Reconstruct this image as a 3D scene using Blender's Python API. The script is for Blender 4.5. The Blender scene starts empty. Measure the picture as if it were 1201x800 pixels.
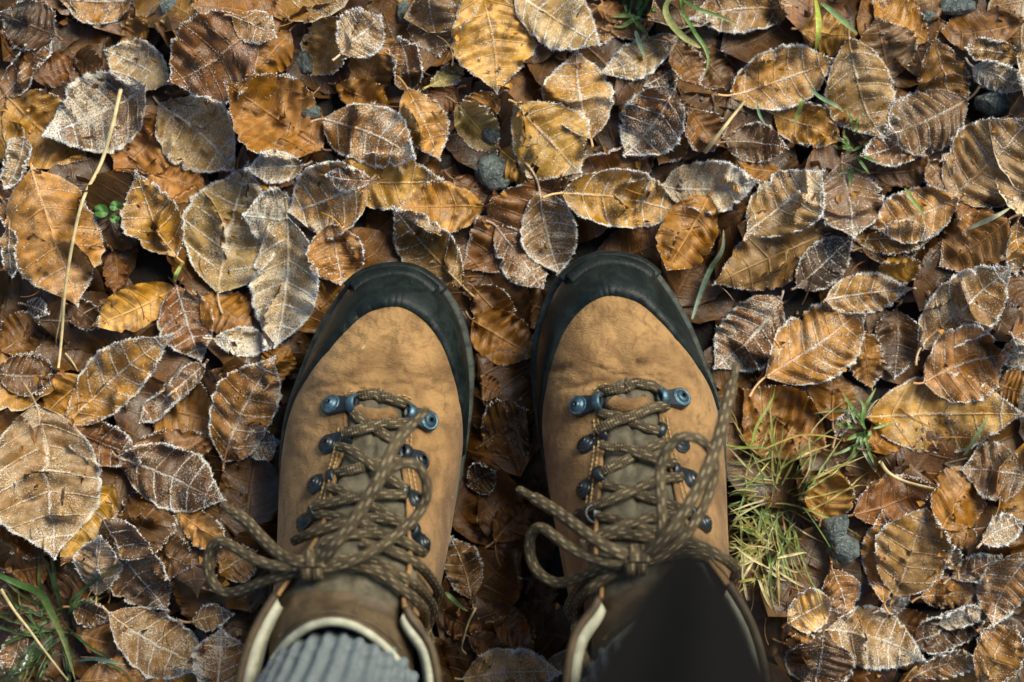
import bpy, math, random
import numpy as np
from mathutils import Vector
from mathutils.bvhtree import BVHTree

random.seed(7); rng = np.random.default_rng(7)
R = math.radians
scene = bpy.context.scene
col = scene.collection

# ---------------------------------------------------------------- camera, sky, sun, exposure
CAM_H = 1.40                 # camera height above the soil, looking straight down
Z_REF = 0.025                # height of the leaf surface
W_REF = 0.58                 # metres of leaf surface across the picture
K = W_REF / 1201.0 / (CAM_H - Z_REF)
cam_data = bpy.data.cameras.new('camera')
cam = bpy.data.objects.new('camera', cam_data); col.objects.link(cam)
cam.location = (0, 0, CAM_H); cam.rotation_euler = (0, 0, 0)
cam_data.sensor_width = 36.0
cam_data.lens = 36.0 * (CAM_H - Z_REF) / W_REF
cam_data.clip_start = 0.01; cam_data.clip_end = 200
cam_data.dof.use_dof = True
cam_data.dof.focus_distance = CAM_H - 0.055
cam_data.dof.aperture_fstop = 5.0
scene.camera = cam

SUN_AZ = (0.70, 0.72); SUN_EL = R(44)
world = bpy.data.worlds.new('World'); scene.world = world; world.use_nodes = True
wn = world.node_tree
sky = wn.nodes.new('ShaderNodeTexSky'); sky.sky_type = 'NISHITA'; sky.sun_disc = False
sky.sun_elevation = SUN_EL
sky.sun_rotation = math.atan2(SUN_AZ[0], SUN_AZ[1])
wn.links.new(sky.outputs[0], wn.nodes['Background'].inputs[0])
wn.nodes['Background'].inputs[1].default_value = 0.085
sd = bpy.data.lights.new('sun', 'SUN'); sd.energy = 3.4; sd.angle = R(32.0); sd.color = (1.0, 0.92, 0.74)
sun = bpy.data.objects.new('sun', sd); col.objects.link(sun)
_d = Vector((SUN_AZ[0], SUN_AZ[1], 0)).normalized() * math.cos(SUN_EL) + Vector((0, 0, math.sin(SUN_EL)))
sun.rotation_euler = _d.to_track_quat('Z', 'Y').to_euler()
scene.view_settings.view_transform = 'Standard'; scene.view_settings.look = 'None'
scene.view_settings.exposure = 0.95; scene.view_settings.gamma = 1.0
scene.view_settings.use_curve_mapping = False
scene.cycles.max_bounces = 6; scene.cycles.diffuse_bounces = 3; scene.cycles.glossy_bounces = 2; scene.cycles.caustics_reflective = False; scene.cycles.caustics_refractive = False

# ---------------------------------------------------------------- helpers
def P(x, y, z):
    """point at height z whose place in the photograph is x, y"""
    s = K * (CAM_H - z)
    return np.array(((x - 600.5) * s, -(y - 400.0) * s, z))

def new_mesh(name, V, F, mat=None, uv=None, smooth=True, cols=None):
    V = np.asarray(V, dtype=np.float32); me = bpy.data.meshes.new(name)
    if isinstance(F, np.ndarray):
        m, n = F.shape
        me.vertices.add(len(V)); me.vertices.foreach_set('co', V.ravel())
        me.loops.add(m * n); me.loops.foreach_set('vertex_index', F.astype(np.int32).ravel())
        me.polygons.add(m); me.polygons.foreach_set('loop_start', np.arange(0, m * n, n, dtype=np.int32))
        me.update(calc_edges=True)
    else:
        me.from_pydata([tuple(map(float, v)) for v in V], [], [tuple(map(int, f)) for f in F]); me.update()
    if uv is not None:
        lay = me.uv_layers.new(name='UVMap')
        vi = np.empty(len(me.loops), dtype=np.int32); me.loops.foreach_get('vertex_index', vi)
        lay.data.foreach_set('uv', np.asarray(uv, dtype=np.float32)[vi].ravel())
    if cols is not None:
        a = me.color_attributes.new('tint', 'FLOAT_COLOR', 'POINT')
        a.data.foreach_set('color', np.asarray(cols, dtype=np.float32).ravel())
    if smooth: me.polygons.foreach_set('use_smooth', np.ones(len(me.polygons), dtype=bool))
    if mat: me.materials.append(mat)
    return me

def link(name, me, parent=None, loc=(0, 0, 0)):
    o = bpy.data.objects.new(name, me); col.objects.link(o)
    o.location = loc
    if parent is not None: o.parent = parent
    return o

def tag(o, label=None, cat=None, group=None, kind=None):
    if label: o['label'] = label
    if cat: o['category'] = cat
    if group: o['group'] = group
    if kind: o['kind'] = kind
    return o

def grid_faces(nu, nv, wrap_v=False, wrap_u=False):
    """quads of a grid of nu rows of nv points"""
    iu = np.arange(nu if wrap_u else nu - 1); iv = np.arange(nv if wrap_v else nv - 1)
    a, b = np.meshgrid(iu, iv, indexing='ij'); a = a.ravel(); b = b.ravel()
    a2 = (a + 1) % nu; b2 = (b + 1) % nv
    return np.stack([a * nv + b, a2 * nv + b, a2 * nv + b2, a * nv + b2], 1)

def spline(pts, n, closed=False):
    """Catmull-Rom through pts (m,d), n samples per span"""
    pts = np.asarray(pts, float); m = len(pts); out = []
    for i in range(m if closed else m - 1):
        if closed: p = [pts[(i + k) % m] for k in (-1, 0, 1, 2)]
        else: p = [pts[max(0, min(m - 1, i + k))] for k in (-1, 0, 1, 2)]
        for t in np.arange(n) / n:
            out.append(.5 * (2 * p[1] + (p[2] - p[0]) * t + (2 * p[0] - 5 * p[1] + 4 * p[2] - p[3]) * t * t + (3 * p[1] - p[0] - 3 * p[2] + p[3]) * t ** 3))
    if not closed: out.append(pts[-1])
    return np.array(out)

def resample(p, step):
    d = np.r_[0, np.cumsum(np.linalg.norm(np.diff(p, axis=0), axis=1))]
    n = max(3, int(d[-1] / step) + 1); s = np.linspace(0, d[-1], n)
    return np.stack([np.interp(s, d, p[:, k]) for k in range(p.shape[1])], 1), s

def tube(path, a, b=None, nseg=8, up=(0, 0, 1), taper=None, cap=True):
    """swept ellipse: half width a sideways, b along up; returns V, F, UV"""
    path = np.asarray(path, float); n = len(path); b = a if b is None else b
    T = np.gradient(path, axis=0); T /= np.linalg.norm(T, axis=1)[:, None] + 1e-12
    if np.ndim(up) == 1: U = np.tile(np.asarray(up, float), (n, 1))
    else: U = np.asarray(up, float)
    S = np.cross(T, U); ln = np.linalg.norm(S, axis=1)
    for i in range(n):
        if ln[i] < .25: S[i] = S[i - 1] if i else np.cross(T[i], (0.3, .9, .1))
    S /= np.linalg.norm(S, axis=1)[:, None] + 1e-12
    N = np.cross(S, T)
    th = np.arange(nseg) / nseg * 2 * np.pi
    tp = np.ones(n) if taper is None else np.asarray(taper, float)
    V = path[:, None] + (S[:, None] * np.cos(th)[None, :, None] * a + N[:, None] * np.sin(th)[None, :, None] * b) * tp[:, None, None]
    F = [tuple(f) for f in grid_faces(n, nseg, wrap_v=True)]
    if cap:
        F.append(tuple(range(nseg))[::-1]); F.append(tuple((n - 1) * nseg + k for k in range(nseg)))
    d = np.r_[0, np.cumsum(np.linalg.norm(np.diff(path, axis=0), axis=1))]
    UV = np.stack([np.repeat(d * 100, nseg), np.tile(th / (2 * np.pi), n)], 1)
    return V.reshape(-1, 3), F, UV

class Acc:
    """collects pieces into one mesh"""
    def __init__(s): s.V = []; s.F = []; s.UV = []; s.n = 0
    def add(s, V, F, UV=None):
        V = np.asarray(V, float); s.V.append(V); s.F += [tuple(int(i) + s.n for i in f) for f in F]
        s.UV.append(np.zeros((len(V), 2)) if UV is None else UV); s.n += len(V)
    def mesh(s, name, mat, smooth=True): return new_mesh(name, np.concatenate(s.V), s.F, mat, np.concatenate(s.UV), smooth)

def snoise(x, y, seed, wl, n=5):
    r = np.random.default_rng(seed); z = 0
    for _ in range(n):
        a = r.uniform(0, 2 * np.pi); k = 2 * np.pi / (wl * r.uniform(.6, 1.6))
        z = z + np.sin((x * np.cos(a) + y * np.sin(a)) * k + r.uniform(0, 6.28))
    return z / n ** .5

# ---------------------------------------------------------------- materials
def mat(name):
    m = bpy.data.materials.new(name); m.use_nodes = True
    nt = m.node_tree; return m, nt, nt.nodes['Principled BSDF'], nt.nodes['Material Output']
class N:
    def __init__(s, nt): s.nt = nt
    def node(s, t, **kw):
        n = s.nt.nodes.new(t)
        for k, v in kw.items(): setattr(n, k, v)
        return n
    def put(s, sock, v):
        if hasattr(v, 'is_linked') or hasattr(v, 'links'): s.nt.links.new(v, sock)
        else: sock.default_value = v
    def math(s, op, a, b=0.0, c=None, clamp=False):
        n = s.node('ShaderNodeMath', operation=op, use_clamp=clamp); s.put(n.inputs[0], a); s.put(n.inputs[1], b)
        if c is not None: s.put(n.inputs[2], c)
        return n.outputs[0]
    def noise(s, vec, scale, detail=4, rough=.55, dist=0.0):
        n = s.node('ShaderNodeTexNoise'); s.put(n.inputs['Scale'], scale); n.inputs['Detail'].default_value = detail
        n.inputs['Roughness'].default_value = rough; n.inputs['Distortion'].default_value = dist
        if vec is not None: s.put(n.inputs['Vector'], vec)
        return n.outputs[0]
    def ramp(s, f, lo, hi, a=0.0, b=1.0):
        n = s.node('ShaderNodeMapRange', interpolation_type='SMOOTHSTEP'); s.put(n.inputs[0], f); s.put(n.inputs[1], lo); s.put(n.inputs[2], hi)
        s.put(n.inputs[3], a); s.put(n.inputs[4], b); return n.outputs[0]
    def mix(s, f, a, b, blend='MIX'):
        n = s.node('ShaderNodeMix', data_type='RGBA', blend_type=blend); s.put(n.inputs[0], f)
        for sock, v in ((n.inputs[6], a), (n.inputs[7], b)): s.put(sock, (*v, 1) if isinstance(v, tuple) and len(v) == 3 else v)
        return n.outputs[2]
    def bump(s, h, strength, dist=.001, normal=None):
        n = s.node('ShaderNodeBump'); s.put(n.inputs['Strength'], strength); s.put(n.inputs['Distance'], dist); s.put(n.inputs['Height'], h)
        if normal is not None: s.put(n.inputs['Normal'], normal)
        return n.outputs[0]

def leaf_material(litter=False):
    m, nt, bs, out = mat('litter_leaf' if litter else 'dead_leaf'); n = N(nt)
    oi = n.node('ShaderNodeObjectInfo'); tc = n.node('ShaderNodeTexCoord'); uv = n.node('ShaderNodeUVMap')
    sx = n.node('ShaderNodeSeparateXYZ'); nt.links.new(uv.outputs[0], sx.inputs[0])
    u = sx.outputs[0]; v = sx.outputs[1]                       # u counts side veins, v from the midrib (0) to the margin (+-1)
    off = n.node('ShaderNodeVectorMath', operation='MULTIPLY_ADD')
    nt.links.new(tc.outputs['Object'], off.inputs[0]); off.inputs[1].default_value = (1, 1, .4)
    cm = n.node('ShaderNodeCombineXYZ'); nt.links.new(oi.outputs['Random'], cm.inputs[0]); nt.links.new(oi.outputs['Random'], cm.inputs[1]); nt.links.new(cm.outputs[0], off.inputs[2])
    pv = off.outputs[0]
    base = oi.outputs['Color']; frost = oi.outputs['Alpha']
    if litter:
        vc = n.node('ShaderNodeVertexColor'); vc.layer_name = 'tint'; base = vc.outputs[0]; frost = vc.outputs[1]
    big = n.noise(pv, 45, 3); mid = n.noise(pv, 170, 5, .65, .6); fine = n.noise(pv, 900, 4, .7)
    c = n.mix(n.ramp(big, .38, .66), n.mix(.50, base, (.15, .066, .015)), base)
    hsv = n.node('ShaderNodeHueSaturation'); nt.links.new(c, hsv.inputs['Color'])
    hsv.inputs['Hue'].default_value = .5; n.put(hsv.inputs['Value'], n.ramp(mid, .3, .72, .58, 1.32)); n.put(hsv.inputs['Saturation'], n.ramp(big, .3, .7, 1.08, .9))
    c = hsv.outputs[0]
    # dark rot blotches and pinprick spots
    spot = n.ramp(n.noise(pv, 120, 2, .4), .70, .76); c = n.mix(n.math('MULTIPLY', spot, .75), c, (.035, .018, .010))
    c = n.mix(n.math('MULTIPLY', n.ramp(n.noise(pv, 55, 5, .65, 1.2), .52, .70), .62), c, (.070, .033, .013))
    # veins: side veins where u is whole, midrib at v = 0; a fine net between
    av = n.math('ABSOLUTE', v)
    fr = n.math('ABSOLUTE', n.math('SUBTRACT', n.math('FRACT', n.math('ADD', u, .5)), .5))
    vein = n.ramp(fr, .02, .07, 1., 0.); mid_rib = n.ramp(av, .015, .06, 1., 0.)
    vein = n.math('MAXIMUM', vein, mid_rib)
    vor = n.node('ShaderNodeTexVoronoi', feature='DISTANCE_TO_EDGE'); nt.links.new(pv, vor.inputs['Vector']); vor.inputs['Scale'].default_value = 700
    net = n.ramp(vor.outputs['Distance'], .0, .14, 1., 0.)
    c = n.mix(n.math('MULTIPLY', net, .22), c, n.mix(.5, c, (.05, .02, .008)))
    c = n.mix(n.math('MULTIPLY', vein, .35), c, n.mix(.5, c, (.30, .17, .07)))
    between = n.ramp(fr, .30, .5); c = n.mix(n.math('MULTIPLY', between, .25), c, n.mix(.6, c, (.07, .030, .010)))
    # rime: a thin crust over the blade, thicker at margin and veins, broken up by noise
    crust = n.math('ADD', n.math('MULTIPLY', n.noise(pv, 60, 3), .75), n.math('MULTIPLY', n.noise(pv, 1300, 2, .6), 1.0))
    near = n.math('MAXIMUM', n.math('MULTIPLY', vein, .12), n.ramp(av, .86, 1.0, 0., .30))
    need = n.math('SUBTRACT', 1.24, n.math('MULTIPLY', frost, .40))
    need = n.math('SUBTRACT', need, n.math('MULTIPLY', near, n.ramp(frost, .1, .5)))
    dust = n.ramp(n.math('SUBTRACT', crust, need), -.03, .12)
    dust = n.math('MULTIPLY', dust, n.ramp(frost, .22, .85, .0, .82))
    c = n.mix(dust, c, (.66, .60, .46))
    nt.links.new(c, bs.inputs['Base Color'])
    n.put(bs.inputs['Roughness'], n.math('ADD', n.ramp(mid, .3, .7, .28, .46), n.math('MULTIPLY', dust, .3)))
    bs.inputs['Specular IOR Level'].default_value = .5
    h = n.math('ADD', n.math('MULTIPLY', vein, .7), n.math('ADD', n.math('MULTIPLY', mid, .9), n.math('MULTIPLY', fine, .35)))
    h = n.math('ADD', h, n.math('ADD', n.math('MULTIPLY', net, .15), n.math('MULTIPLY', dust, .4)))
    nt.links.new(n.bump(h, .75, .0007), bs.inputs['Normal'])
    tr = n.node('ShaderNodeBsdfTranslucent'); nt.links.new(n.mix(.5, c, (.45, .17, .03)), tr.inputs[0])
    ms = n.node('ShaderNodeMixShader'); ms.inputs[0].default_value = .14
    nt.links.new(bs.outputs[0], ms.inputs[1]); nt.links.new(tr.outputs[0], ms.inputs[2]); nt.links.new(ms.outputs[0], out.inputs[0])
    return m

def simple(name, rgb, rough=.6, spec=.5, noise_scale=200, var=.25, bump=0., bump_scale=900, metal=0., coat=0.):
    m, nt, bs, out = mat(name); n = N(nt); tc = n.node('ShaderNodeTexCoord'); o = tc.outputs['Object']
    f = n.noise(o, noise_scale, 5, .6, .4)
    lo = tuple(x * (1 - var) for x in rgb); hi = tuple(min(1, x * (1 + var)) for x in rgb)
    nt.links.new(n.mix(n.ramp(f, .3, .7), lo, hi), bs.inputs['Base Color'])
    bs.inputs['Roughness'].default_value = rough; bs.inputs['Specular IOR Level'].default_value = spec; bs.inputs['Metallic'].default_value = metal
    if coat: bs.inputs['Coat Weight'].default_value = coat
    if bump: nt.links.new(n.bump(n.noise(o, bump_scale, 4, .65), bump, .0006), bs.inputs['Normal'])
    return m

def vein_material():
    m, nt, bs, out = mat('leaf_vein'); n = N(nt); oi = n.node('ShaderNodeObjectInfo'); tc = n.node('ShaderNodeTexCoord')
    c = n.mix(.28, oi.outputs['Color'], (.36, .22, .10))
    f = n.noise(tc.outputs['Object'], 1400, 3, .7)
    dust = n.math('MULTIPLY', n.ramp(f, .46, .60), n.ramp(oi.outputs['Alpha'], .35, .95, 0., .8))
    nt.links.new(n.mix(dust, c, (.62, .60, .56)), bs.inputs['Base Color']); bs.inputs['Roughness'].default_value = .6
    return m

def frost_material():
    m, nt, bs, out = mat('rime'); n = N(nt)
    bs.inputs['Base Color'].default_value = (.93, .94, .92, 1); bs.inputs['Roughness'].default_value = .35
    tr = n.node('ShaderNodeBsdfTranslucent'); tr.inputs[0].default_value = (.80, .82, .82, 1)
    ms = n.node('ShaderNodeMixShader'); ms.inputs[0].default_value = .35
    nt.links.new(bs.outputs[0], ms.inputs[1]); nt.links.new(tr.outputs[0], ms.inputs[2]); nt.links.new(ms.outputs[0], out.inputs[0])
    return m

def soil_material():
    m, nt, bs, out = mat('soil'); n = N(nt); tc = n.node('ShaderNodeTexCoord'); o = tc.outputs['Object']
    f = n.noise(o, 60, 8, .7, .5); g = n.noise(o, 500, 5, .7)
    c = n.mix(n.ramp(f, .35, .65), (.006, .005, .004), (.022, .015, .009)); c = n.mix(n.ramp(g, .62, .70), c, (.050, .036, .022))
    nt.links.new(c, bs.inputs['Base Color']); bs.inputs['Roughness'].default_value = .85
    nt.links.new(n.bump(n.math('ADD', f, n.math('MULTIPLY', g, .5)), 1., .006), bs.inputs['Normal'])
    return m

def leather_material():
    m, nt, bs, out = mat('nubuck_leather'); n = N(nt); tc = n.node('ShaderNodeTexCoord'); o = tc.outputs['Object']
    a = n.noise(o, 22, 5, .6, .5); b = n.noise(o, 90, 6, .7, .8); f = n.noise(o, 1500, 3, .7)
    c = n.mix(n.ramp(a, .34, .66), (.125, .064, .019), (.330, .190, .070))
    c = n.mix(n.ramp(b, .46, .72, 0., .70), c, (.110, .056, .020)); c = n.mix(n.ramp(n.noise(o, 45, 6, .7, 1.4), .56, .70, 0., .6), c, (.085, .045, .018))
    c = n.mix(n.ramp(n.noise(o, 240, 4, .7), .62, .74, 0., .5), c, (.36, .22, .095))
    c = n.mix(n.ramp(n.noise(o, 130, 2, .5), .76, .79, 0., .8), c, (.46, .36, .22))       # dried mud flecks
    # creases stretched across the foot, their shade painted into the colour
    mp = n.node('ShaderNodeMapping'); nt.links.new(o, mp.inputs[0]); mp.inputs['Scale'].default_value = (150, 330, 200)
    cr = n.noise(mp.outputs[0], 1.0, 5, .6, 2.5)
    c = n.mix(n.ramp(cr, .60, .76, 0., .30), c, (.085, .042, .016))
    nt.links.new(c, bs.inputs['Base Color']); n.put(bs.inputs['Roughness'], n.ramp(b, .3, .7, .58, .80)); bs.inputs['Specular IOR Level'].default_value = .28
    h = n.math('ADD', n.math('MULTIPLY', cr, -.8), n.math('ADD', n.math('MULTIPLY', b, .35), n.math('MULTIPLY', f, .28)))
    nt.links.new(n.bump(h, .8, .0016), bs.inputs['Normal'])
    bs.inputs['Sheen Weight'].default_value = .08
    return m

def rubber_material():
    m, nt, bs, out = mat('boot_rubber'); n = N(nt); tc = n.node('ShaderNodeTexCoord'); o = tc.outputs['Object']
    b = n.noise(o, 70, 6, .7, .8); s = n.node('ShaderNodeMapping'); nt.links.new(o, s.inputs[0]); s.inputs['Scale'].default_value = (300, 60, 60)
    sc = n.noise(s.outputs[0], 1., 4, .7, .6)
    c = n.mix(n.ramp(b, .35, .7), (.004, .007, .007), (.011, .017, .016)); c = n.mix(n.ramp(sc, .66, .76, 0., .40), c, (.055, .070, .062))
    c = n.mix(n.ramp(n.noise(o, 700, 2, .6), .74, .80, 0., .6), c, (.22, .21, .17))
    nt.links.new(c, bs.inputs['Base Color']); n.put(bs.inputs['Roughness'], n.ramp(b, .3, .7, .30, .52)); bs.inputs['Specular IOR Level'].default_value = .16
    nt.links.new(n.bump(n.math('ADD', sc, n.noise(o, 700, 4, .7)), .35, .0008), bs.inputs['Normal'])
    return m

def lace_material():
    m, nt, bs, out = mat('boot_lace'); n = N(nt); uv = n.node('ShaderNodeUVMap'); sx = n.node('ShaderNodeSeparateXYZ'); nt.links.new(uv.outputs[0], sx.inputs[0])
    u = sx.outputs[0]; v = sx.outputs[1]                     # u in cm along the lace, v once round it
    lane = n.math('MULTIPLY', v, 8.0); lf = n.math('FRACT', lane); li = n.math('FLOOR', lane)
    line = n.ramp(n.math('ABSOLUTE', n.math('SUBTRACT', lf, .5)), .07, .20, 1., 0.)
    dash = n.ramp(n.math('ABSOLUTE', n.math('SUBTRACT', n.math('FRACT', n.math('ADD', n.math('MULTIPLY', u, 1.25), n.math('MULTIPLY', li, .37))), .5)), .20, .26, 1., 0.)
    fleck = n.math('MULTIPLY', line, dash)
    w1 = n.math('SINE', n.math('MULTIPLY', n.math('ADD', n.math('MULTIPLY', u, 3.2), n.math('MULTIPLY', v, 8.)), 6.283))
    w2 = n.math('SINE', n.math('MULTIPLY', n.math('SUBTRACT', n.math('MULTIPLY', u, 3.2), n.math('MULTIPLY', v, 8.)), 6.283))
    br = n.math('MULTIPLY', w1, w2)
    tc = n.node('ShaderNodeTexCoord'); ns = n.noise(tc.outputs['Object'], 120, 4, .6)
    c = n.mix(n.ramp(ns, .3, .7), (.045, .034, .018), (.105, .080, .042)); c = n.mix(n.ramp(br, -.6, .6), n.mix(.45, c, (.03, .018, .009)), c)
    c = n.mix(n.math('MULTIPLY', n.math('MULTIPLY', fleck, n.ramp(n.noise(tc.outputs['Object'], 300, 3), .35, .55, .25, 1.)), .8), c, (.40, .33, .20))
    nt.links.new(c, bs.inputs['Base Color']); bs.inputs['Roughness'].default_value = .75; bs.inputs['Specular IOR Level'].default_value = .25
    nt.links.new(n.bump(br, .6, .0005), bs.inputs['Normal'])
    return m

def knit_material():
    m, nt, bs, out = mat('wool_knit'); n = N(nt); uv = n.node('ShaderNodeUVMap'); sx = n.node('ShaderNodeSeparateXYZ'); nt.links.new(uv.outputs[0], sx.inputs[0])
    u = sx.outputs[0]; v = sx.outputs[1]
    st = n.math('SINE', n.math('MULTIPLY', n.math('ADD', n.math('MULTIPLY', u, 3.3), n.math('ABSOLUTE', n.math('SUBTRACT', n.math('FRACT', n.math('MULTIPLY', v, 34.)), .5))), 6.283))
    tc = n.node('ShaderNodeTexCoord'); o = tc.outputs['Object']; f = n.noise(o, 260, 5, .7)
    c = n.mix(n.ramp(f, .3, .7), (.055, .088, .098), (.165, .225, .245)); c = n.mix(n.ramp(st, -.9, .4, .55, 0.), c, (.030, .042, .050))
    nt.links.new(c, bs.inputs['Base Color']); bs.inputs['Roughness'].default_value = .95; bs.inputs['Sheen Weight'].default_value = .3; bs.inputs['Specular IOR Level'].default_value = .1
    nt.links.new(n.bump(n.math('ADD', st, n.math('MULTIPLY', n.noise(o, 1200, 4, .8), 1.2)), .9, .0012), bs.inputs['Normal'])
    return m

def tint_material(name, rough=.5, trans=.3):
    m, nt, bs, out = mat(name); n = N(nt); at = n.node('ShaderNodeVertexColor'); at.layer_name = 'tint'; tc = n.node('ShaderNodeTexCoord')
    f = n.noise(tc.outputs['Object'], 400, 4, .6); h = n.node('ShaderNodeHueSaturation'); nt.links.new(at.outputs[0], h.inputs['Color']); n.put(h.inputs['Value'], n.ramp(f, .3, .7, .75, 1.25))
    nt.links.new(h.outputs[0], bs.inputs['Base Color']); bs.inputs['Roughness'].default_value = rough
    tr = n.node('ShaderNodeBsdfTranslucent'); nt.links.new(h.outputs[0], tr.inputs[0])
    ms = n.node('ShaderNodeMixShader'); ms.inputs[0].default_value = trans
    nt.links.new(bs.outputs[0], ms.inputs[1]); nt.links.new(tr.outputs[0], ms.inputs[2]); nt.links.new(ms.outputs[0], out.inputs[0])
    return m

def stone_material():
    m, nt, bs, out = mat('grey_green_stone'); n = N(nt); tc = n.node('ShaderNodeTexCoord'); o = tc.outputs['Object']
    a = n.noise(o, 120, 6, .65, .6); b = n.noise(o, 700, 4, .7)
    c = n.mix(n.ramp(a, .35, .65), (.040, .056, .052), (.15, .185, .170)); c = n.mix(n.ramp(b, .54, .64, 0., .8), c, (.30, .33, .30)); c = n.mix(n.ramp(n.noise(o, 60, 5, .7, 1.), .5, .62, 0., .8), c, (.030, .022, .014))
    nt.links.new(c, bs.inputs['Base Color']); bs.inputs['Roughness'].default_value = .6
    nt.links.new(n.bump(n.math('ADD', a, n.math('MULTIPLY', b, .5)), 1., .004), bs.inputs['Normal'])
    return m

M = dict(leaf=leaf_material(), vein=vein_material(), frost=frost_material(), soil=soil_material(), leather=leather_material(), rubber=rubber_material(), lace=lace_material(),
         knit=knit_material(), blade=tint_material('grass_blade'), stone=stone_material(),
         litter=None, tongue=simple('tongue_fabric', (.085, .075, .050), .85, .2, 160, .35, .5, 1500), lining=simple('pale_lining', (.33, .33, .25), .85, .2, 120, .25, .3, 1200),
         steel=simple('blued_steel', (.055, .105, .135), .42, .5, 300, .45, .3, 600, metal=.65), dark_steel=simple('black_hook_metal', (.012, .018, .022), .32, .5, 300, .3, .15, 600, metal=.3),
         thread=simple('stitch_thread', (.34, .23, .09), .7, .3, 800, .3), cuff=simple('dark_brown_leather', (.066, .045, .023), .6, .3, 90, .4, .5, 900),
         trouser=simple('black_trouser_cloth', (.012, .012, .012), .95, .1, 400, .25, .4, 1500), jacket=simple('black_jacket_cloth', (.006, .006, .006), 1., .02, 400, .2, .4, 1500),
         straw=simple('dry_straw', (.46, .37, .19), .55, .4, 150, .25, .3, 900), stem=simple('leaf_stalk', (.17, .095, .045), .6, .4, 300, .4), welt=simple('welt_rubber', (.030, .037, .031), .65, .25, 160, .6, .6, 900))

# ---------------------------------------------------------------- the leaves, read off the photograph
# sheet | layer | stalk end x,y | tip x,y | width | colour | rime 0..9 | options (r rolled, f folded, u cupped, d domed, s long stalk, h holes) | label
SHEETS = {'A': (0, 0, 2.963), 'B': (400, 0, 2.963), 'C': (800, 0, 2.963), 'D': (0, 270, 2.963), 'E': (0, 540, 3.077), 'F': (850, 270, 2.963),
          'G': (850, 540, 3.077), 'H': (500, 280, 3.077), 'I': (500, 540, 3.077), 'P': (0, 0, 1.0), 'Q': (320, 180, 5.0), 'S': (540, 180, 3.753)}
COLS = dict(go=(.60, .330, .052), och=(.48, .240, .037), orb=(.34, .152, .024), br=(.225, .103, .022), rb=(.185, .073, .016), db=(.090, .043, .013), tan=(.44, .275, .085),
            gt=(.32, .205, .090), gb=(.175, .102, .043), ol=(.33, .255, .060), bk=(.020, .022, .020), dt=(.30, .170, .046))
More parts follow.
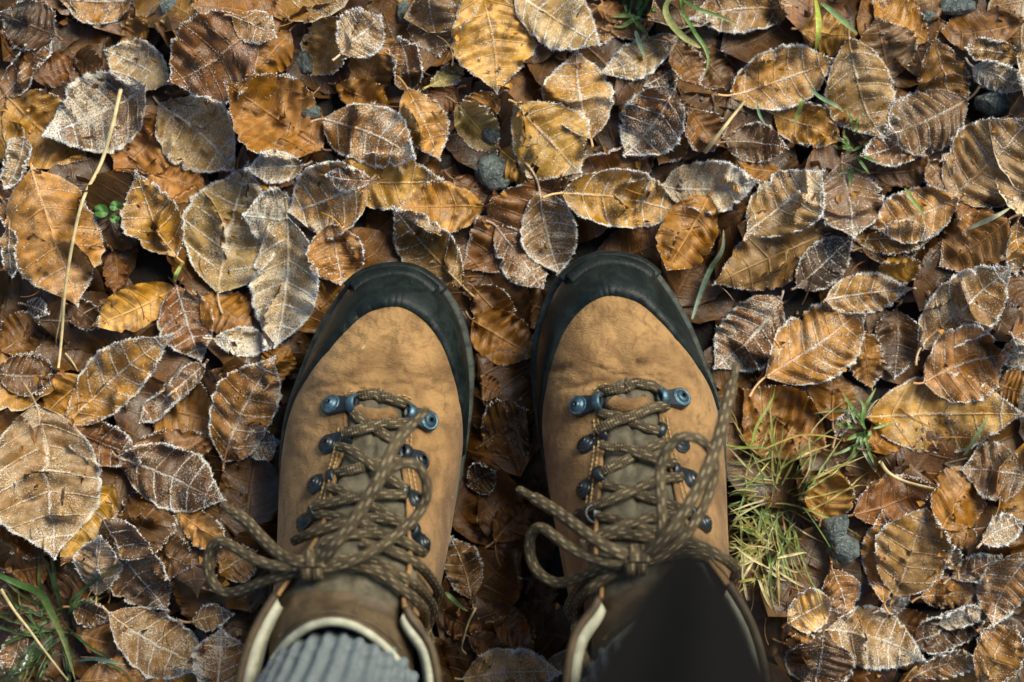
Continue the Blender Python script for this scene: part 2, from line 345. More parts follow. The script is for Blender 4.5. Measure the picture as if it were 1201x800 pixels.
LEAVES = '''
A|3|440,-25|195,-15|150|orb|6|u|brown leaf cut by the top edge, thick rime along its lower rim
A|3|572,282|350,165|150|tan|7||pale frosted leaf above the straw, pointing away from the picture centre
A|2|885,105|600,300|265|rb|4|u|large dark red-brown bowl-shaped leaf with speckled rime near the top edge
A|3|512,298|160,470|265|gb|8|d|grey-brown leaf thick with rime crystals under the upper end of the straw
A|1|15,330|285,545|235|och|3||plain ochre leaf partly hidden under the rime-thick grey-brown leaf by the straw
A|3|552,362|800,590|240|tan|7||golden brown leaf with white herringbone veins beside the spotted dark leaf
A|2|1105,505|795,300|265|orb|3|f|wide fan-like orange-brown leaf with rime only on its upper rim
A|3|1048,570|858,592|98|gt|9||tiny pale rime-white leaf above the fan of orange-gold leaves
P|3|250,339|289,192|102|tan|7|s|large pale leaf with white straight veins standing point up
P|3|346,262|283,252|62|gb|9|d|small grey leaf coated in rime lying on the large pale point-up leaf
P|3|204,300|163,204|62|go|5|f|bright orange folded leaf beside the small green clover
P|2|40,203|92,356|98|och|4|d|golden brown leaf crossed lengthwise by the long pale straw
A|1|515,600|705,665|150|orb|0||smooth orange-brown leaf with black spots below the herringbone-veined leaf
A|1|565,370|395,595|205|orb|1||plain orange-brown leaf just beside the upper half of the long straw
A|2|1190,70|1072,245|165|go|4||orange leaf with frosted edge beside the grey-green stones
A|1|985,60|690,40|205|br|2||brown leaf reaching under the bowl-shaped red-brown leaf at the top edge
A|2|825,75|965,142|115|br|5||small frosted brown leaf touching the upper rim of the bowl-shaped leaf
A|2|0,322|172,130|95|br|5|r|rolled brown leaf with frosted edge under the black corner leaf
A|1|105,262|255,205|115|rb|1||dark red-brown leaf between the rolled corner leaf and the pale frosted leaf
A|1|495,55|398,142|95|orb|0||plain orange-brown scrap of leaf under the top-edge leaf with rimed lower rim
A|2|72,478|15,655|75|gt|7|r|pale rolled leaf at the picture edge level with the straw top
P|3|430,212|337,247|80|och|7|u|crumpled ochre leaf with thick white rim and a torn side
A|1|898,605|935,705|68|och|0||small smooth ochre leaf hanging below the tiny rime-white leaf
A|1|1003,105|868,272|115|orb|0||smooth dark orange leaf between the bowl-shaped leaf and the stones
A|1|5,695|65,795|66|br|4|r|curled brown leaf at the picture edge beside the straw-crossed leaf
A|1|598,325|765,372|90|rb|0||dark red leaf behind the stalk of the herringbone-veined leaf
A|2|185,118|-10,45|175|bk|3|d|black rotten leaf in the top corner with frosted edge
A|1|250,180|345,235|90|db|1||dark brown leaf under the tail of the pale frosted leaf
B|2|5,185|135,55|145|tan|8||small tan leaf white with rime over a plain orange leaf near the top
B|1|55,335|165,90|155|orb|1||plain orange-brown leaf under the small rime-white tan leaf near the top
B|2|300,-25|340,187|175|gb|4||olive-brown upright leaf with frosted lower edge at the top edge
B|3|480,-45|540,314|265|go|4|d|big bright golden leaf with jagged white edge at the top edge
B|3|610,-35|893,150|195|tan|7||tan frosted leaf with pale veins overlapping the big bright golden leaf
B|2|238,305|200,128|92|rb|5|r|small curled red-brown leaf with white-rimmed edge
B|2|308,292|427,213|66|ol|4||tiny narrow olive-green leaf with frosted edge
B|3|402,358|540,525|125|ol|3||smooth yellow-green triangular leaf with white edge
B|2|230,310|340,552|150|och|4|s|smooth orange leaf with dark blotch beside the yellow-green leaf
B|3|-62,410|262,560|195|orb|7|d|large orange leaf heavily speckled with rime pointing at the yellow-green leaf
B|2|-30,610|345,620|175|go|4||broad smooth golden leaf lying under the rime-speckled orange leaf
Q|3|575,160|320,130|130|rb|6||small red-brown frosted leaf tip resting on the broad golden leaf
B|3|608,368|835,602|262|go|5|dh|round golden leaf with a black hole and frosted middle
B|2|868,472|822,172|225|och|6|d|brown-gold upright leaf dusted with rime behind the round golden leaf
B|3|1172,118|908,245|125|tan|7||pale narrow frosted leaf crossed by a short green blade
B|3|1152,318|988,532|212|rb|8||dark wine-brown leaf with white veins and frosted rim
B|2|1085,535|795,620|125|br|4|r|brown leaf with a rolled-up pale edge above the golden stalked leaf
S|3|460,178|965,245|245|go|6|su|golden leaf with frosted rim and pale stalk above the boot toe
B|1|556,515|695,628|125|och|0||smooth ochre leaf peeping out below the round golden leaf
S|1|440,115|5,500|300|rb|3||large red-brown leaf spread between the two boot toes
B|2|490,712|205,722|172|och|3||smooth ochre leaf under the brown veined leaf at the boot toe
Q|3|1100,765|710,320|290|dt|5|s|brown leaf with pale midrib running down to the boot toe
S|3|350,160|440,520|225|dt|7|sf|narrow frosted leaf with a bent pale stalk between the boot toes
B|1|545,330|425,432|112|orb|3|u|crumpled orange leaf between the yellow-green leaf and the big golden leaf
B|1|402,300|295,385|92|rb|0||smooth red leaf scrap beneath the narrow olive-green leaf
B|1|912,-5|922,132|115|orb|4||orange-brown leaf with frosted edge between the tan veined leaf and the grass
B|1|1183,208|1058,292|92|db|5||dark leaf with rime dots behind the wine-brown leaf
B|1|1190,395|1108,565|125|orb|2||orange-brown leaf beside the wine-brown frosted leaf
B|1|-25,280|172,372|115|orb|1|f|folded orange leaf under the rime-speckled orange leaf
B|1|385,618|545,672|84|db|0||dark smooth leaf under the stone near the yellow-green leaf
B|1|895,10|1015,42|66|orb|0||little orange leaf at the top edge beside the looped grass
B|1|945,92|1095,68|66|br|3||little brown leaf with frosted rim below the looped grass
S|2|160,320|360,590|190|br|6|d|grainy frosted brown leaf fragment between the boot toes
C|2|392,15|35,65|155|dt|6||ochre-brown leaf with two black spots at the top edge
C|3|180,325|525,205|195|och|6|su|golden curled leaf with bold white midrib below the two-spotted leaf
C|3|585,138|700,478|232|dt|5|d|upright tan leaf with fine straight veins beside a dark frosted leaf
C|2|742,262|680,58|212|gb|2||plain grey-brown leaf behind the upright tan leaf
C|3|1002,340|712,470|212|gb|5|sd|dark grey leaf dusted with rime and pointing sideways with its stalk
C|2|888,138|975,417|162|orb|4||orange-brown leaf behind the dark grey dusted leaf
C|1|865,130|675,-5|155|och|3||ochre leaf at the top edge above the plain grey-brown leaf
C|2|1195,65|905,105|155|br|1|d|long brown arched leaf in the upper corner
C|2|1195,198|988,168|72|dt|5|r|pale rolled leaf below the long brown arched corner leaf
C|2|1022,228|1195,312|84|gt|8||grey frosted leaf strip above the blue-grey stone
C|3|945,685|1205,415|295|dt|5|d|very large tan leaf with strong white midrib at the picture edge
C|2|328,392|562,482|135|och|4|u|small orange cupped leaf with frosted rim below the curled golden leaf
C|2|915,400|608,553|135|br|5|u|brown curved leaf with a bright rime rim under the dark grey dusted leaf
C|3|558,568|595,822|232|gb|5|d|rounded dark grey-brown leaf with frosted rim above the blackened leaf
C|2|225,805|482,598|195|tan|7||pale tan leaf with rime stripes beside the rounded dark leaf
C|3|-55,640|258,628|165|tan|9|f|ribbed leaf bright with rime next to the golden stalked leaf
S|3|1100,185|900,520|230|orb|1|u|glossy orange leaf with a torn hole beside the boot toe
C|3|962,690|682,785|172|och|6||ochre frosted leaf pointing from the very large tan leaf
C|1|352,592|98,548|112|orb|1||smooth brown leaf above the ribbed rime-bright leaf
C|2|28,395|112,522|135|br|3||brown leaf with a twig lying across it
C|1|158,492|372,512|125|db|4||dark leaf with one frosted edge below the curled golden leaf
C|1|48,158|182,302|132|db|2||dark brown leaf under the tip of the looped grass
C|1|688,590|905,560|105|db|1||dark brown leaf under the curved leaf with the bright rime rim
C|1|868,560|945,642|105|br|4||small brown frosted leaf beside the base of the very large tan leaf
C|1|415,100|605,120|135|och|0||plain ochre leaf behind the upright yellow-green grass blade
C|1|955,720|1105,805|135|rb|2||red-brown leaf under the very large tan leaf
C|1|-25,148|65,285|105|br|3||brown leaf beside the wine-brown frosted leaf and the looped grass
P|3|333,256|322,404|78|tan|8|sf|hanging pale leaf white with rime and ladder-like veins above the boot
D|3|222,672|588,368|175|och|6|s|golden brown leaf with white curved side veins near the straw foot
D|1|592,198|335,332|135|go|0||smooth bright orange leaf end above the leaf with curved white veins
D|2|600,198|680,452|172|rb|6||red-brown leaf with a bright frosted side next to the smooth orange leaf end
D|2|688,230|865,352|152|orb|1|d|glossy dark orange leaf under the large pale point-up leaf
D|2|738,378|936,412|92|gt|9||short rime-white leaf strip below the glossy dark orange leaf
D|2|692,474|478,668|75|br|6|r|slim rolled brown leaf with frosted edge
D|3|768,802|952,448|192|orb|6|u|orange-brown leaf with bright ribs beside the boot flank
D|1|515,620|745,682|225|orb|1||broad plain brown leaf behind the slim rolled leaf
P|3|45,476|68,649|108|gt|6|s|grey pale leaf with a clear white midrib hanging point down
D|1|285,518|148,642|152|och|0||plain ochre leaf behind the stalk of the grey hanging leaf
D|2|212,702|364,638|92|och|4||ochre leaf with rime fringe below the leaf with curved white veins
D|2|218,698|485,805|132|rb|5|u|dark red leaf with a wavy white rim near the grey hanging leaf
D|2|-5,500|192,500|142|db|4|u|crumpled dark leaf with wavy frosted edge at the picture edge
D|1|-5,422|132,298|142|br|2||plain brown leaf at the picture edge below the straw-crossed leaf
D|2|78,258|172,292|66|db|6||little black-brown leaf with frosted rim near the straw
D|1|238,258|352,342|92|db|3||small dark brown leaf behind the lower half of the straw
D|2|42,0|52,162|54|gt|6|r|pale rolled stick-like leaf at the picture edge above the plain brown leaf
D|2|838,762|962,738|105|gb|7||small grey rime-dotted leaf scrap beside the boot flank
D|1|448,762|742,738|125|br|2||long dull brown leaf under the slim rolled leaf
D|1|935,532|1003,398|105|orb|0||smooth brown leaf squeezed between the hanging pale leaf and the boot
D|1|382,68|402,222|75|rb|0||red-brown leaf under the bright orange folded leaf
E|3|335,488|375,272|158|gt|6||small squared grey-tan leaf with pale veins
E|2|440,342|605,112|215|db|3||dark brown leaf with faint veins next to the squared grey-tan leaf
E|2|388,215|592,542|205|db|5|u|dark rotten leaf with a long curving white rim
E|3|398,560|725,745|192|dt|7||leaf with bold frosted feather veins below the dark rotten leaf
E|2|688,590|838,558|84|dt|5|f|small folded tan leaf near the bow of the boot showing its sock
E|3|795,838|796,608|182|orb|8|d|orange leaf powdered with rime under the cuff of the boot showing its sock
E|1|638,188|835,292|115|och|3||ochre leaf near the loop of the boot showing its sock
E|1|402,98|228,372|155|go|1||bright orange leaf peeking out behind the grey hanging leaf
E|1|-5,200|215,332|155|orb|2||orange-brown leaf under the point of the grey hanging leaf at the picture edge
E|2|425,-5|805,142|205|db|6||long dark leaf with a bright rime line along its lower edge
E|1|555,310|695,382|152|db|2||dark wet leaf under the dark veined leaf near the lace loop
E|1|798,402|925,328|145|dt|4||tan leaf seen through the lace loop of the boot showing its sock
E|1|265,642|475,692|115|br|0||olive-brown leaf behind the feather-veined leaf
E|1|298,792|565,742|125|br|1||brown leaf at the bottom edge beside the dark grass
E|2|62,618|18,795|95|gb|5||grey-brown frosted leaf at the picture edge beside the lower straw
E|2|-5,175|62,38|85|gt|9|u|crumpled white-rimed leaf at the picture edge beside the grey hanging leaf
E|1|248,540|375,592|95|db|4|u|crumpled dark leaf under the squared grey-tan leaf
E|1|302,358|168,502|155|db|0||very dark smooth leaf in the shade below the grey hanging leaf
E|1|18,402|172,378|135|db|0||dark purple-brown leaf above the dark grass at the picture edge
E|1|-5,602|42,458|95|db|0||dark brown leaf under the lower straw at the picture edge
F|2|345,15|-35,185|190|dt|3|d|long grey-ochre leaf with dark veins beside a green blade
F|3|205,238|-25,475|205|rb|7|d|dark frosted leaf with an orange shoulder at the boot side
F|3|158,505|505,268|235|och|6|s|broad golden leaf with white parallel veins beside the dark orange-shouldered leaf
F|3|348,242|655,203|132|och|7||small golden leaf with ruffled rime rim lying on a broad golden leaf
F|2|262,192|452,18|150|bk|5|d|blackened leaf with white frosted ribs
F|3|688,412|990,128|205|dt|6|s|tan leaf with rolled lower edge and white veins above the round two-toned leaf
F|3|712,528|992,435|245|orb|5|u|round two-toned leaf, frosted on one half and smooth brown on the other
F|2|522,655|1045,642|255|go|5|d|wide golden leaf under the round two-toned leaf
F|1|352,762|78,558|245|orb|1||broad smooth brown ribbed leaf above the grass tuft
F|1|380,662|402,488|152|br|1||rounded brown leaf above the small green plant
F|2|618,278|600,512|142|db|4|u|dark brown leaf with frosted side behind the round two-toned leaf
F|2|490,358|530,552|122|orb|3|u|crumpled orange-brown leaf under the end of the broad golden leaf
F|2|965,-30|758,122|195|orb|3||brown-orange leaf above the tan leaf with rolled edge
F|2|478,28|735,8|105|dt|4||tan strip of leaf with scalloped rim near the rounded dark leaf
F|1|498,58|692,62|125|db|4||dark leaf under the tan strip with scalloped rim
F|1|548,152|685,108|95|go|2||small bright orange leaf beneath the dark leaf with scalloped cover
F|2|1010,-25|1032,152|95|och|5||orange frosted leaf at the picture edge above the golden leaves
F|1|978,538|1065,562|142|orb|3||orange-brown leaf at the picture edge beside the round two-toned leaf
F|2|998,378|1045,482|85|gt|8||grey rimed leaf at the picture edge beside the round two-toned leaf
F|2|398,722|432,628|45|dt|5||tiny tan upright leaf beside the small green plant
F|1|508,762|622,678|115|orb|0||orange-brown leaf between the small green plant and the wide golden leaf
F|1|1000,158|1055,262|122|db|2||dark leaf at the picture edge beside the tan leaf with rolled edge
G|2|350,212|402,28|155|och|2|u|bright orange crumpled leaf beside the grass tuft
G|2|468,192|765,88|175|rb|3|d|wide dark red leaf under the pale curved stalk
G|2|778,242|932,28|195|orb|2||smooth orange-brown leaf below the wide golden leaf
G|2|1095,60|882,42|195|gb|5||grey-brown frosted leaf at the picture edge below the wide golden leaf
G|3|630,492|742,178|255|dt|4|f|big ribbed leaf folded along a white midrib in front of deep shade
G|2|580,512|570,188|115|och|4||narrow ochre leaf tucked behind the big folded ribbed leaf
G|2|388,398|452,572|135|orb|5|d|orange-brown frosted leaf below the two grey stones
G|2|228,582|385,498|145|go|6|u|rumpled bright orange leaf at the foot of the grass tuft
G|3|382,618|718,722|205|dt|7||large tan leaf with frosted veins near the bottom edge
G|3|350,638|330,838|225|db|5|d|dark leaf with rimed rim at the bottom edge beside the boot cuff
G|3|1095,325|975,602|165|orb|6|d|big orange-brown leaf with frosted shoulder at the picture edge
G|2|838,432|1002,348|95|br|7||brown leaf with bead-like rime rim between the folded leaf and the picture edge
G|2|928,292|1085,228|95|gt|8|u|grey rimed crumpled leaf at the picture edge in deep shade
G|2|708,668|942,588|125|db|6|r|dark rolled leaf with a thick white rim near the bottom edge
G|2|708,792|932,718|85|orb|6||orange leaf strip with white rim at the bottom edge
G|2|928,805|1055,598|155|orb|4||orange-brown leaf in the bottom corner
G|1|728,502|932,482|115|orb|4||orange-brown leaf below the bead-rimmed brown leaf
G|2|578,552|685,508|64|gb|7||small rimed leaf chip below the big folded ribbed leaf
G|1|788,248|925,302|85|orb|1||orange-brown leaf beside the fold of the big ribbed leaf
G|2|852,402|818,308|64|dt|5||tiny veined tan leaf against the big folded ribbed leaf
G|1|618,590|785,642|125|db|1||dark brown leaf beneath the small rimed leaf chip
G|1|218,662|335,640|66|orb|2||little orange leaf above the dark leaf beside the boot cuff
G|2|798,602|945,548|66|gt|8|r|pale rolled leaf edge white with rime near the picture corner
Q|3|330,420|400,770|300|orb|5|u|brown domed leaf with a thick rime arc touching the boot toe
P|1|343,385|412,318|64|orb|0||smooth orange leaf between the hanging pale leaf and the boot toe
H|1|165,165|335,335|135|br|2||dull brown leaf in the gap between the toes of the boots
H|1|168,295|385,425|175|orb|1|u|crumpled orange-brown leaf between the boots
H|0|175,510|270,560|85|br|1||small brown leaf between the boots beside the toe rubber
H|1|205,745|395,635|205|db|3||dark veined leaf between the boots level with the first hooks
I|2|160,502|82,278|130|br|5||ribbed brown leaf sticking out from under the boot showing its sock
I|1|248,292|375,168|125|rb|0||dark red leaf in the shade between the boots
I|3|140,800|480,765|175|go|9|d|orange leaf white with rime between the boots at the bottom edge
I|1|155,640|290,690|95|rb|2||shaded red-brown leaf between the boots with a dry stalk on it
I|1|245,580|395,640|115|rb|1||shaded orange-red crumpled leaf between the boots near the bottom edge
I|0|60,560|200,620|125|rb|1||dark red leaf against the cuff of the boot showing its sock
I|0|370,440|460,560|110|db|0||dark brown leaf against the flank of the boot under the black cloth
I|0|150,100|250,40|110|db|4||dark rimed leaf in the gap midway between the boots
'''

# ---------------------------------------------------------------- ground and the height of the pile
def ground_height(x, y): return .004 * snoise(x, y, 3, .12) + .002 * snoise(x, y, 4, .03)
gx = np.concatenate([[-60, -20, -6, -2.5], np.arange(-1.2, 1.2001, .025), [2.5, 6, 20, 60]]); gy = gx
GX, GY = np.meshgrid(gx, gy, indexing='ij')
GZ = np.where((abs(GX) < 1.25) & (abs(GY) < 1.25), ground_height(GX, GY), 0) - .002
ground = link('ground', new_mesh('ground', np.stack([GX, GY, GZ], -1).reshape(-1, 3), grid_faces(len(gx), len(gy))[:, ::-1].copy(), M['soil']))
tag(ground, 'dark damp soil beneath the fallen leaves', kind='structure')

HX0, HY0, HS = -.95, -.85, .0015; HNX, HNY = 1270, 1140
hx, hy = np.meshgrid(HX0 + np.arange(HNX) * HS, HY0 + np.arange(HNY) * HS, indexing='ij')
HM = ground_height(hx, hy).astype(np.float32)

SOLE_Z = .012
# right-foot boot: sole-line point x,y | end point x,y,z (toe ridge, lace gap edge or collar) | rubber rand reach
BOOT = [(712,300, 722,392,.090, .66),(745,305, 722,398,.0905, .64),(768,320, 726,412,.093, .58),(790,350, 729,430,.097, .50),(808,382, 732,447,.101, .42),(826,425, 758,455,.103, .30),
 (842,468, 773,466,.105, .10),(850,510, 776,505,.114, 0),(853,560, 788,552,.129, 0),(853,610, 800,598,.146, 0),(853,660, 822,640,.163, 0),(857,720, 855,686,.178, 0),(866,780, 886,745,.182, 0),
 (868,840, 900,820,.184, 0),(858,890, 888,900,.186, 0),(830,925, 850,965,.188, 0),(790,938, 785,985,.190, 0),(750,930, 722,965,.188, 0),(718,900, 682,900,.186, 0),(703,850, 666,820,.184, 0),
 (690,790, 674,750,.182, 0),(672,720, 703,702,.178, 0),(656,650, 697,648,.163, 0),(642,580, 699,600,.146, 0),(634,530, 704,556,.130, .0),(630,500, 707,510,.115, .12),(626,455, 706,464,.104, .32),
 (627,410, 732,447,.101, .38),(637,365, 729,430,.097, .47),(657,328, 726,412,.093, .56),(685,306, 722,398,.0905, .63)]
BASE_Z = .043
def boot_side(mirror):
    """world sole-line points and end points for one boot; the other is its mirror image, a little nearer the viewer"""
    B = []; E = []; tr = []
    for bx, by, ex, ey, ez, t in BOOT:
        if mirror: bx = 1179 - bx; ex = 1179 - ex; by += 13; ey += 12
        B.append(P(bx, by, BASE_Z)); E.append(P(ex, ey, ez)); tr.append(t)
    return np.array(B), np.array(E), np.array(tr)
FOOT = [boot_side(m)[0][:, :2] for m in (False, True)]
def inside(poly, x, y):
    r = np.zeros(np.shape(x), bool); n = len(poly)
    for i in range(n):
        x0, y0 = poly[i]; x1, y1 = poly[(i + 1) % n]
        c = ((y0 > y) != (y1 > y)) & (x < (x1 - x0) * (y - y0) / (y1 - y0 + 1e-12) + x0); r ^= c
    return r
def swell(poly, d):
    c = poly.mean(0); v = poly - c; return c + v * (1 + d / np.linalg.norm(v, axis=1)[:, None])
def feet_mask(x, y, d=0.): return inside(swell(FOOT[0], d), x, y) | inside(swell(FOOT[1], d), x, y)
FM = feet_mask(hx, hy, .004)

def h_at(x, y):
    fx = np.clip((x - HX0) / HS, 0, HNX - 1.01); fy = np.clip((y - HY0) / HS, 0, HNY - 1.01)
    i = fx.astype(int); j = fy.astype(int); a = fx - i; b = fy - j
    return HM[i, j] * (1 - a) * (1 - b) + HM[i + 1, j] * a * (1 - b) + HM[i, j + 1] * (1 - a) * b + HM[i + 1, j + 1] * a * b
def h_raise(X, Y, Z):
    """lift the height map to a leaf's grid of points"""
    def up(A, n):
        t = np.linspace(0, A.shape[0] - 1, (A.shape[0] - 1) * n + 1); i = np.minimum(t.astype(int), A.shape[0] - 2); f = (t - i)[:, None]
        return A[i] * (1 - f) + A[i + 1] * f
    st = [up(up(q, 3).T, 4).T for q in (X, Y, Z)]
    i = np.clip(((st[0] - HX0) / HS + .5).astype(int), 0, HNX - 1).ravel(); j = np.clip(((st[1] - HY0) / HS + .5).astype(int), 0, HNY - 1).ravel()
    np.maximum.at(HM, (i, j), st[2].ravel().astype(np.float32))
    HM[FM] = np.minimum(HM[FM], SOLE_Z - .002)

def leaf_grid(bx, by, tx, ty, W, r, nu=49, nv=19, opt='', drape=True, amp=1.):
    """a beech leaf from stalk end b to tip t, max width W (metres), curled and laid on the pile; returns X, Y, Z, U, V, side veins"""
    L = math.hypot(tx - bx, ty - by); W = max(W, .008)
    # the mesh rows run along the side veins, which sweep forward
    u = np.linspace(0, 1, nu)[:, None] * np.ones((1, nv)); v = np.linspace(-1, 1, nv)[None, :] * np.ones((nu, 1))
    p = r.uniform(.62, .82); q = r.uniform(.58, .74)
    f = np.sin(np.pi * np.clip(u, 0, 1) ** p) ** (q + .55 * u ** 3); f[0] = 0; f[-1] = 0
    side = 1 + np.where(v > 0, 1, -1) * r.uniform(-.07, .07)
    nvn = int(r.integers(6, 9)); ph = r.uniform(0, 6.28)
    marg = 1 + abs(v) ** 4 * (.030 * np.sin(u * nvn * 2 * np.pi + ph) + .030 * np.sin(u * 11.3 + ph * 2) + .018 * np.sin(u * 61 + ph * 3))
    for _ in range(int(r.integers(0, 4))):
        u0 = r.uniform(.15, .9); sg = r.choice([-1, 1]); marg = marg - r.uniform(.05, .30) * np.exp(-((u - u0) / r.uniform(.015, .05)) ** 2) * (v * sg > 0) * abs(v) ** 2
    yl = v * f * W / 2 * side * marg
    sw = r.uniform(.15, .24)
    xl = L * (u + sw * abs(v) ** 1.1 * f * (1 - u) ** .8)
    a = r.uniform(.6, 1.2) * (1 if r.random() < .68 else -1)
    if 'u' in opt: a = r.uniform(1.0, 1.4); amp = amp * 1.5
    if 'd' in opt: a = -r.uniform(.6, 1.1)
    if 'r' in opt: a = r.uniform(1.9, 2.5)
    aa = abs(a); Rr = W / 2 / math.sin(min(aa, 1.57)); yy = yl / (W / 2) * aa
    z = Rr * (1 - np.cos(yy)) * np.sign(a) * (.8 if 'r' not in opt else .75); ycurl = Rr * np.sin(yy)
    if 'f' in opt: z = z * .3 + abs(yl) * r.uniform(.55, .8)
    yl = ycurl
    yl = yl + np.sin(np.pi * u) * L * r.uniform(-.06, .06)
    z = z + L * r.uniform(-.10, .24) * (u - .5) ** 2 * 2 + np.maximum(0, u - .72) ** 2 * L * r.uniform(-.6, 1.6)
    z = z + r.uniform(-.5, .5) * (u - .5) * v * f * W / 2 + r.uniform(-.3, .3) * (xl - L / 2) + r.uniform(-.35, .35) * yl
    z = z + amp * (.0025 * snoise(xl, yl, int(r.integers(1e6)), .032, 4) + .0012 * snoise(xl, yl, int(r.integers(1e6)), .013, 4) + .0004 * snoise(xl, yl, int(r.integers(1e6)), .006, 4))
    z = z + abs(v) ** 3 * f * .0024 * np.sin(u * nvn * np.pi * r.uniform(1.2, 2.0) + v * 1.7 + ph) * (1.5 if 'u' in opt else 1)
    pleat = r.uniform(.5, 1.0) * .0025 * (W / .045)
    z = z + pleat * np.cos(u * nvn * 2 * np.pi + np.pi) * f * np.minimum(1, abs(v) * 3) * (1 - .3 * abs(v)) - .0010 * np.exp(-(v / .10) ** 2) * f
    for _ in range(int(r.integers(0, 3))):        # a corner bent up or down along a crease
        ang = r.uniform(0, 6.283); cc, ss = math.cos(ang), math.sin(ang); s_ = (xl - L / 2) * cc + yl * ss - r.uniform(.22, .36) * (abs(cc) * L + abs(ss) * W); s_ = np.maximum(0, s_)
        z = z + s_ * r.uniform(-.5, 1.3); xl = xl - s_ * cc * .15; yl = yl - s_ * ss * .15
    ca, sa = (tx - bx) / L, (ty - by) / L
    X = bx + xl * ca - yl * sa; Y = by + xl * sa + yl * ca
    if drape:
        h = h_at(X, Y); wgt = f.ravel() + .05
        A = np.stack([X.ravel() - X.mean(), Y.ravel() - Y.mean(), np.ones(X.size)], 1)
        c, *_ = np.linalg.lstsq(A * wgt[:, None], h.ravel() * wgt, rcond=None)
        c[:2] = np.clip(c[:2], -.55, .55)
        Z = z + (A @ c).reshape(X.shape)
        Z += np.quantile((h - Z)[f > .25], .66) + .0004
        for _ in range(3):
            Z = np.maximum(Z, h + .0005)
            S = Z.copy(); S[1:-1, 1:-1] = (Z[1:-1, 1:-1] * 2 + Z[:-2, 1:-1] + Z[2:, 1:-1] + Z[1:-1, :-2] + Z[1:-1, 2:]) / 6; Z = S * .5 + Z * .5
        Z = np.maximum(Z, h + .0004)
        fm = feet_mask(X, Y, .006)
        if fm.any(): Z = np.where(fm, np.minimum(Z, SOLE_Z - .001), Z)
    else: Z = z
    return X, Y, Z, u * nvn, v, f, nvn

def crystals(Pp, dirs, ln, wd, r):
    """little three-sided ice needles at points Pp along dirs"""
    n = len(Pp); d = dirs / (np.linalg.norm(dirs, axis=1)[:, None] + 1e-9)
    a = np.cross(d, r.normal(size=(n, 3))); a /= np.linalg.norm(a, axis=1)[:, None] + 1e-9; b = np.cross(d, a)
    base = Pp - d * (ln * .25)[:, None]
    V = np.empty((n, 4, 3))
    for k in range(3):
        th = k * 2.0944; V[:, k] = base + (a * math.cos(th) + b * math.sin(th)) * wd[:, None]
    V[:, 3] = Pp + d * ln[:, None]
    i = np.arange(n)[:, None] * 4
    F = np.concatenate([i + [0, 1, 3], i + [1, 2, 3], i + [2, 0, 3]], 0)
    return V.reshape(-1, 3), F

def interp_grid(A, iu, iv):
    i = np.clip(iu.astype(int), 0, A.shape[0] - 2); j = np.clip(iv.astype(int), 0, A.shape[1] - 2); a = (iu - i)[:, None]; b = (iv - j)[:, None]
    return A[i, j] * (1 - a) * (1 - b) + A[i + 1, j] * a * (1 - b) + A[i, j + 1] * (1 - a) * b + A[i + 1, j + 1] * a * b

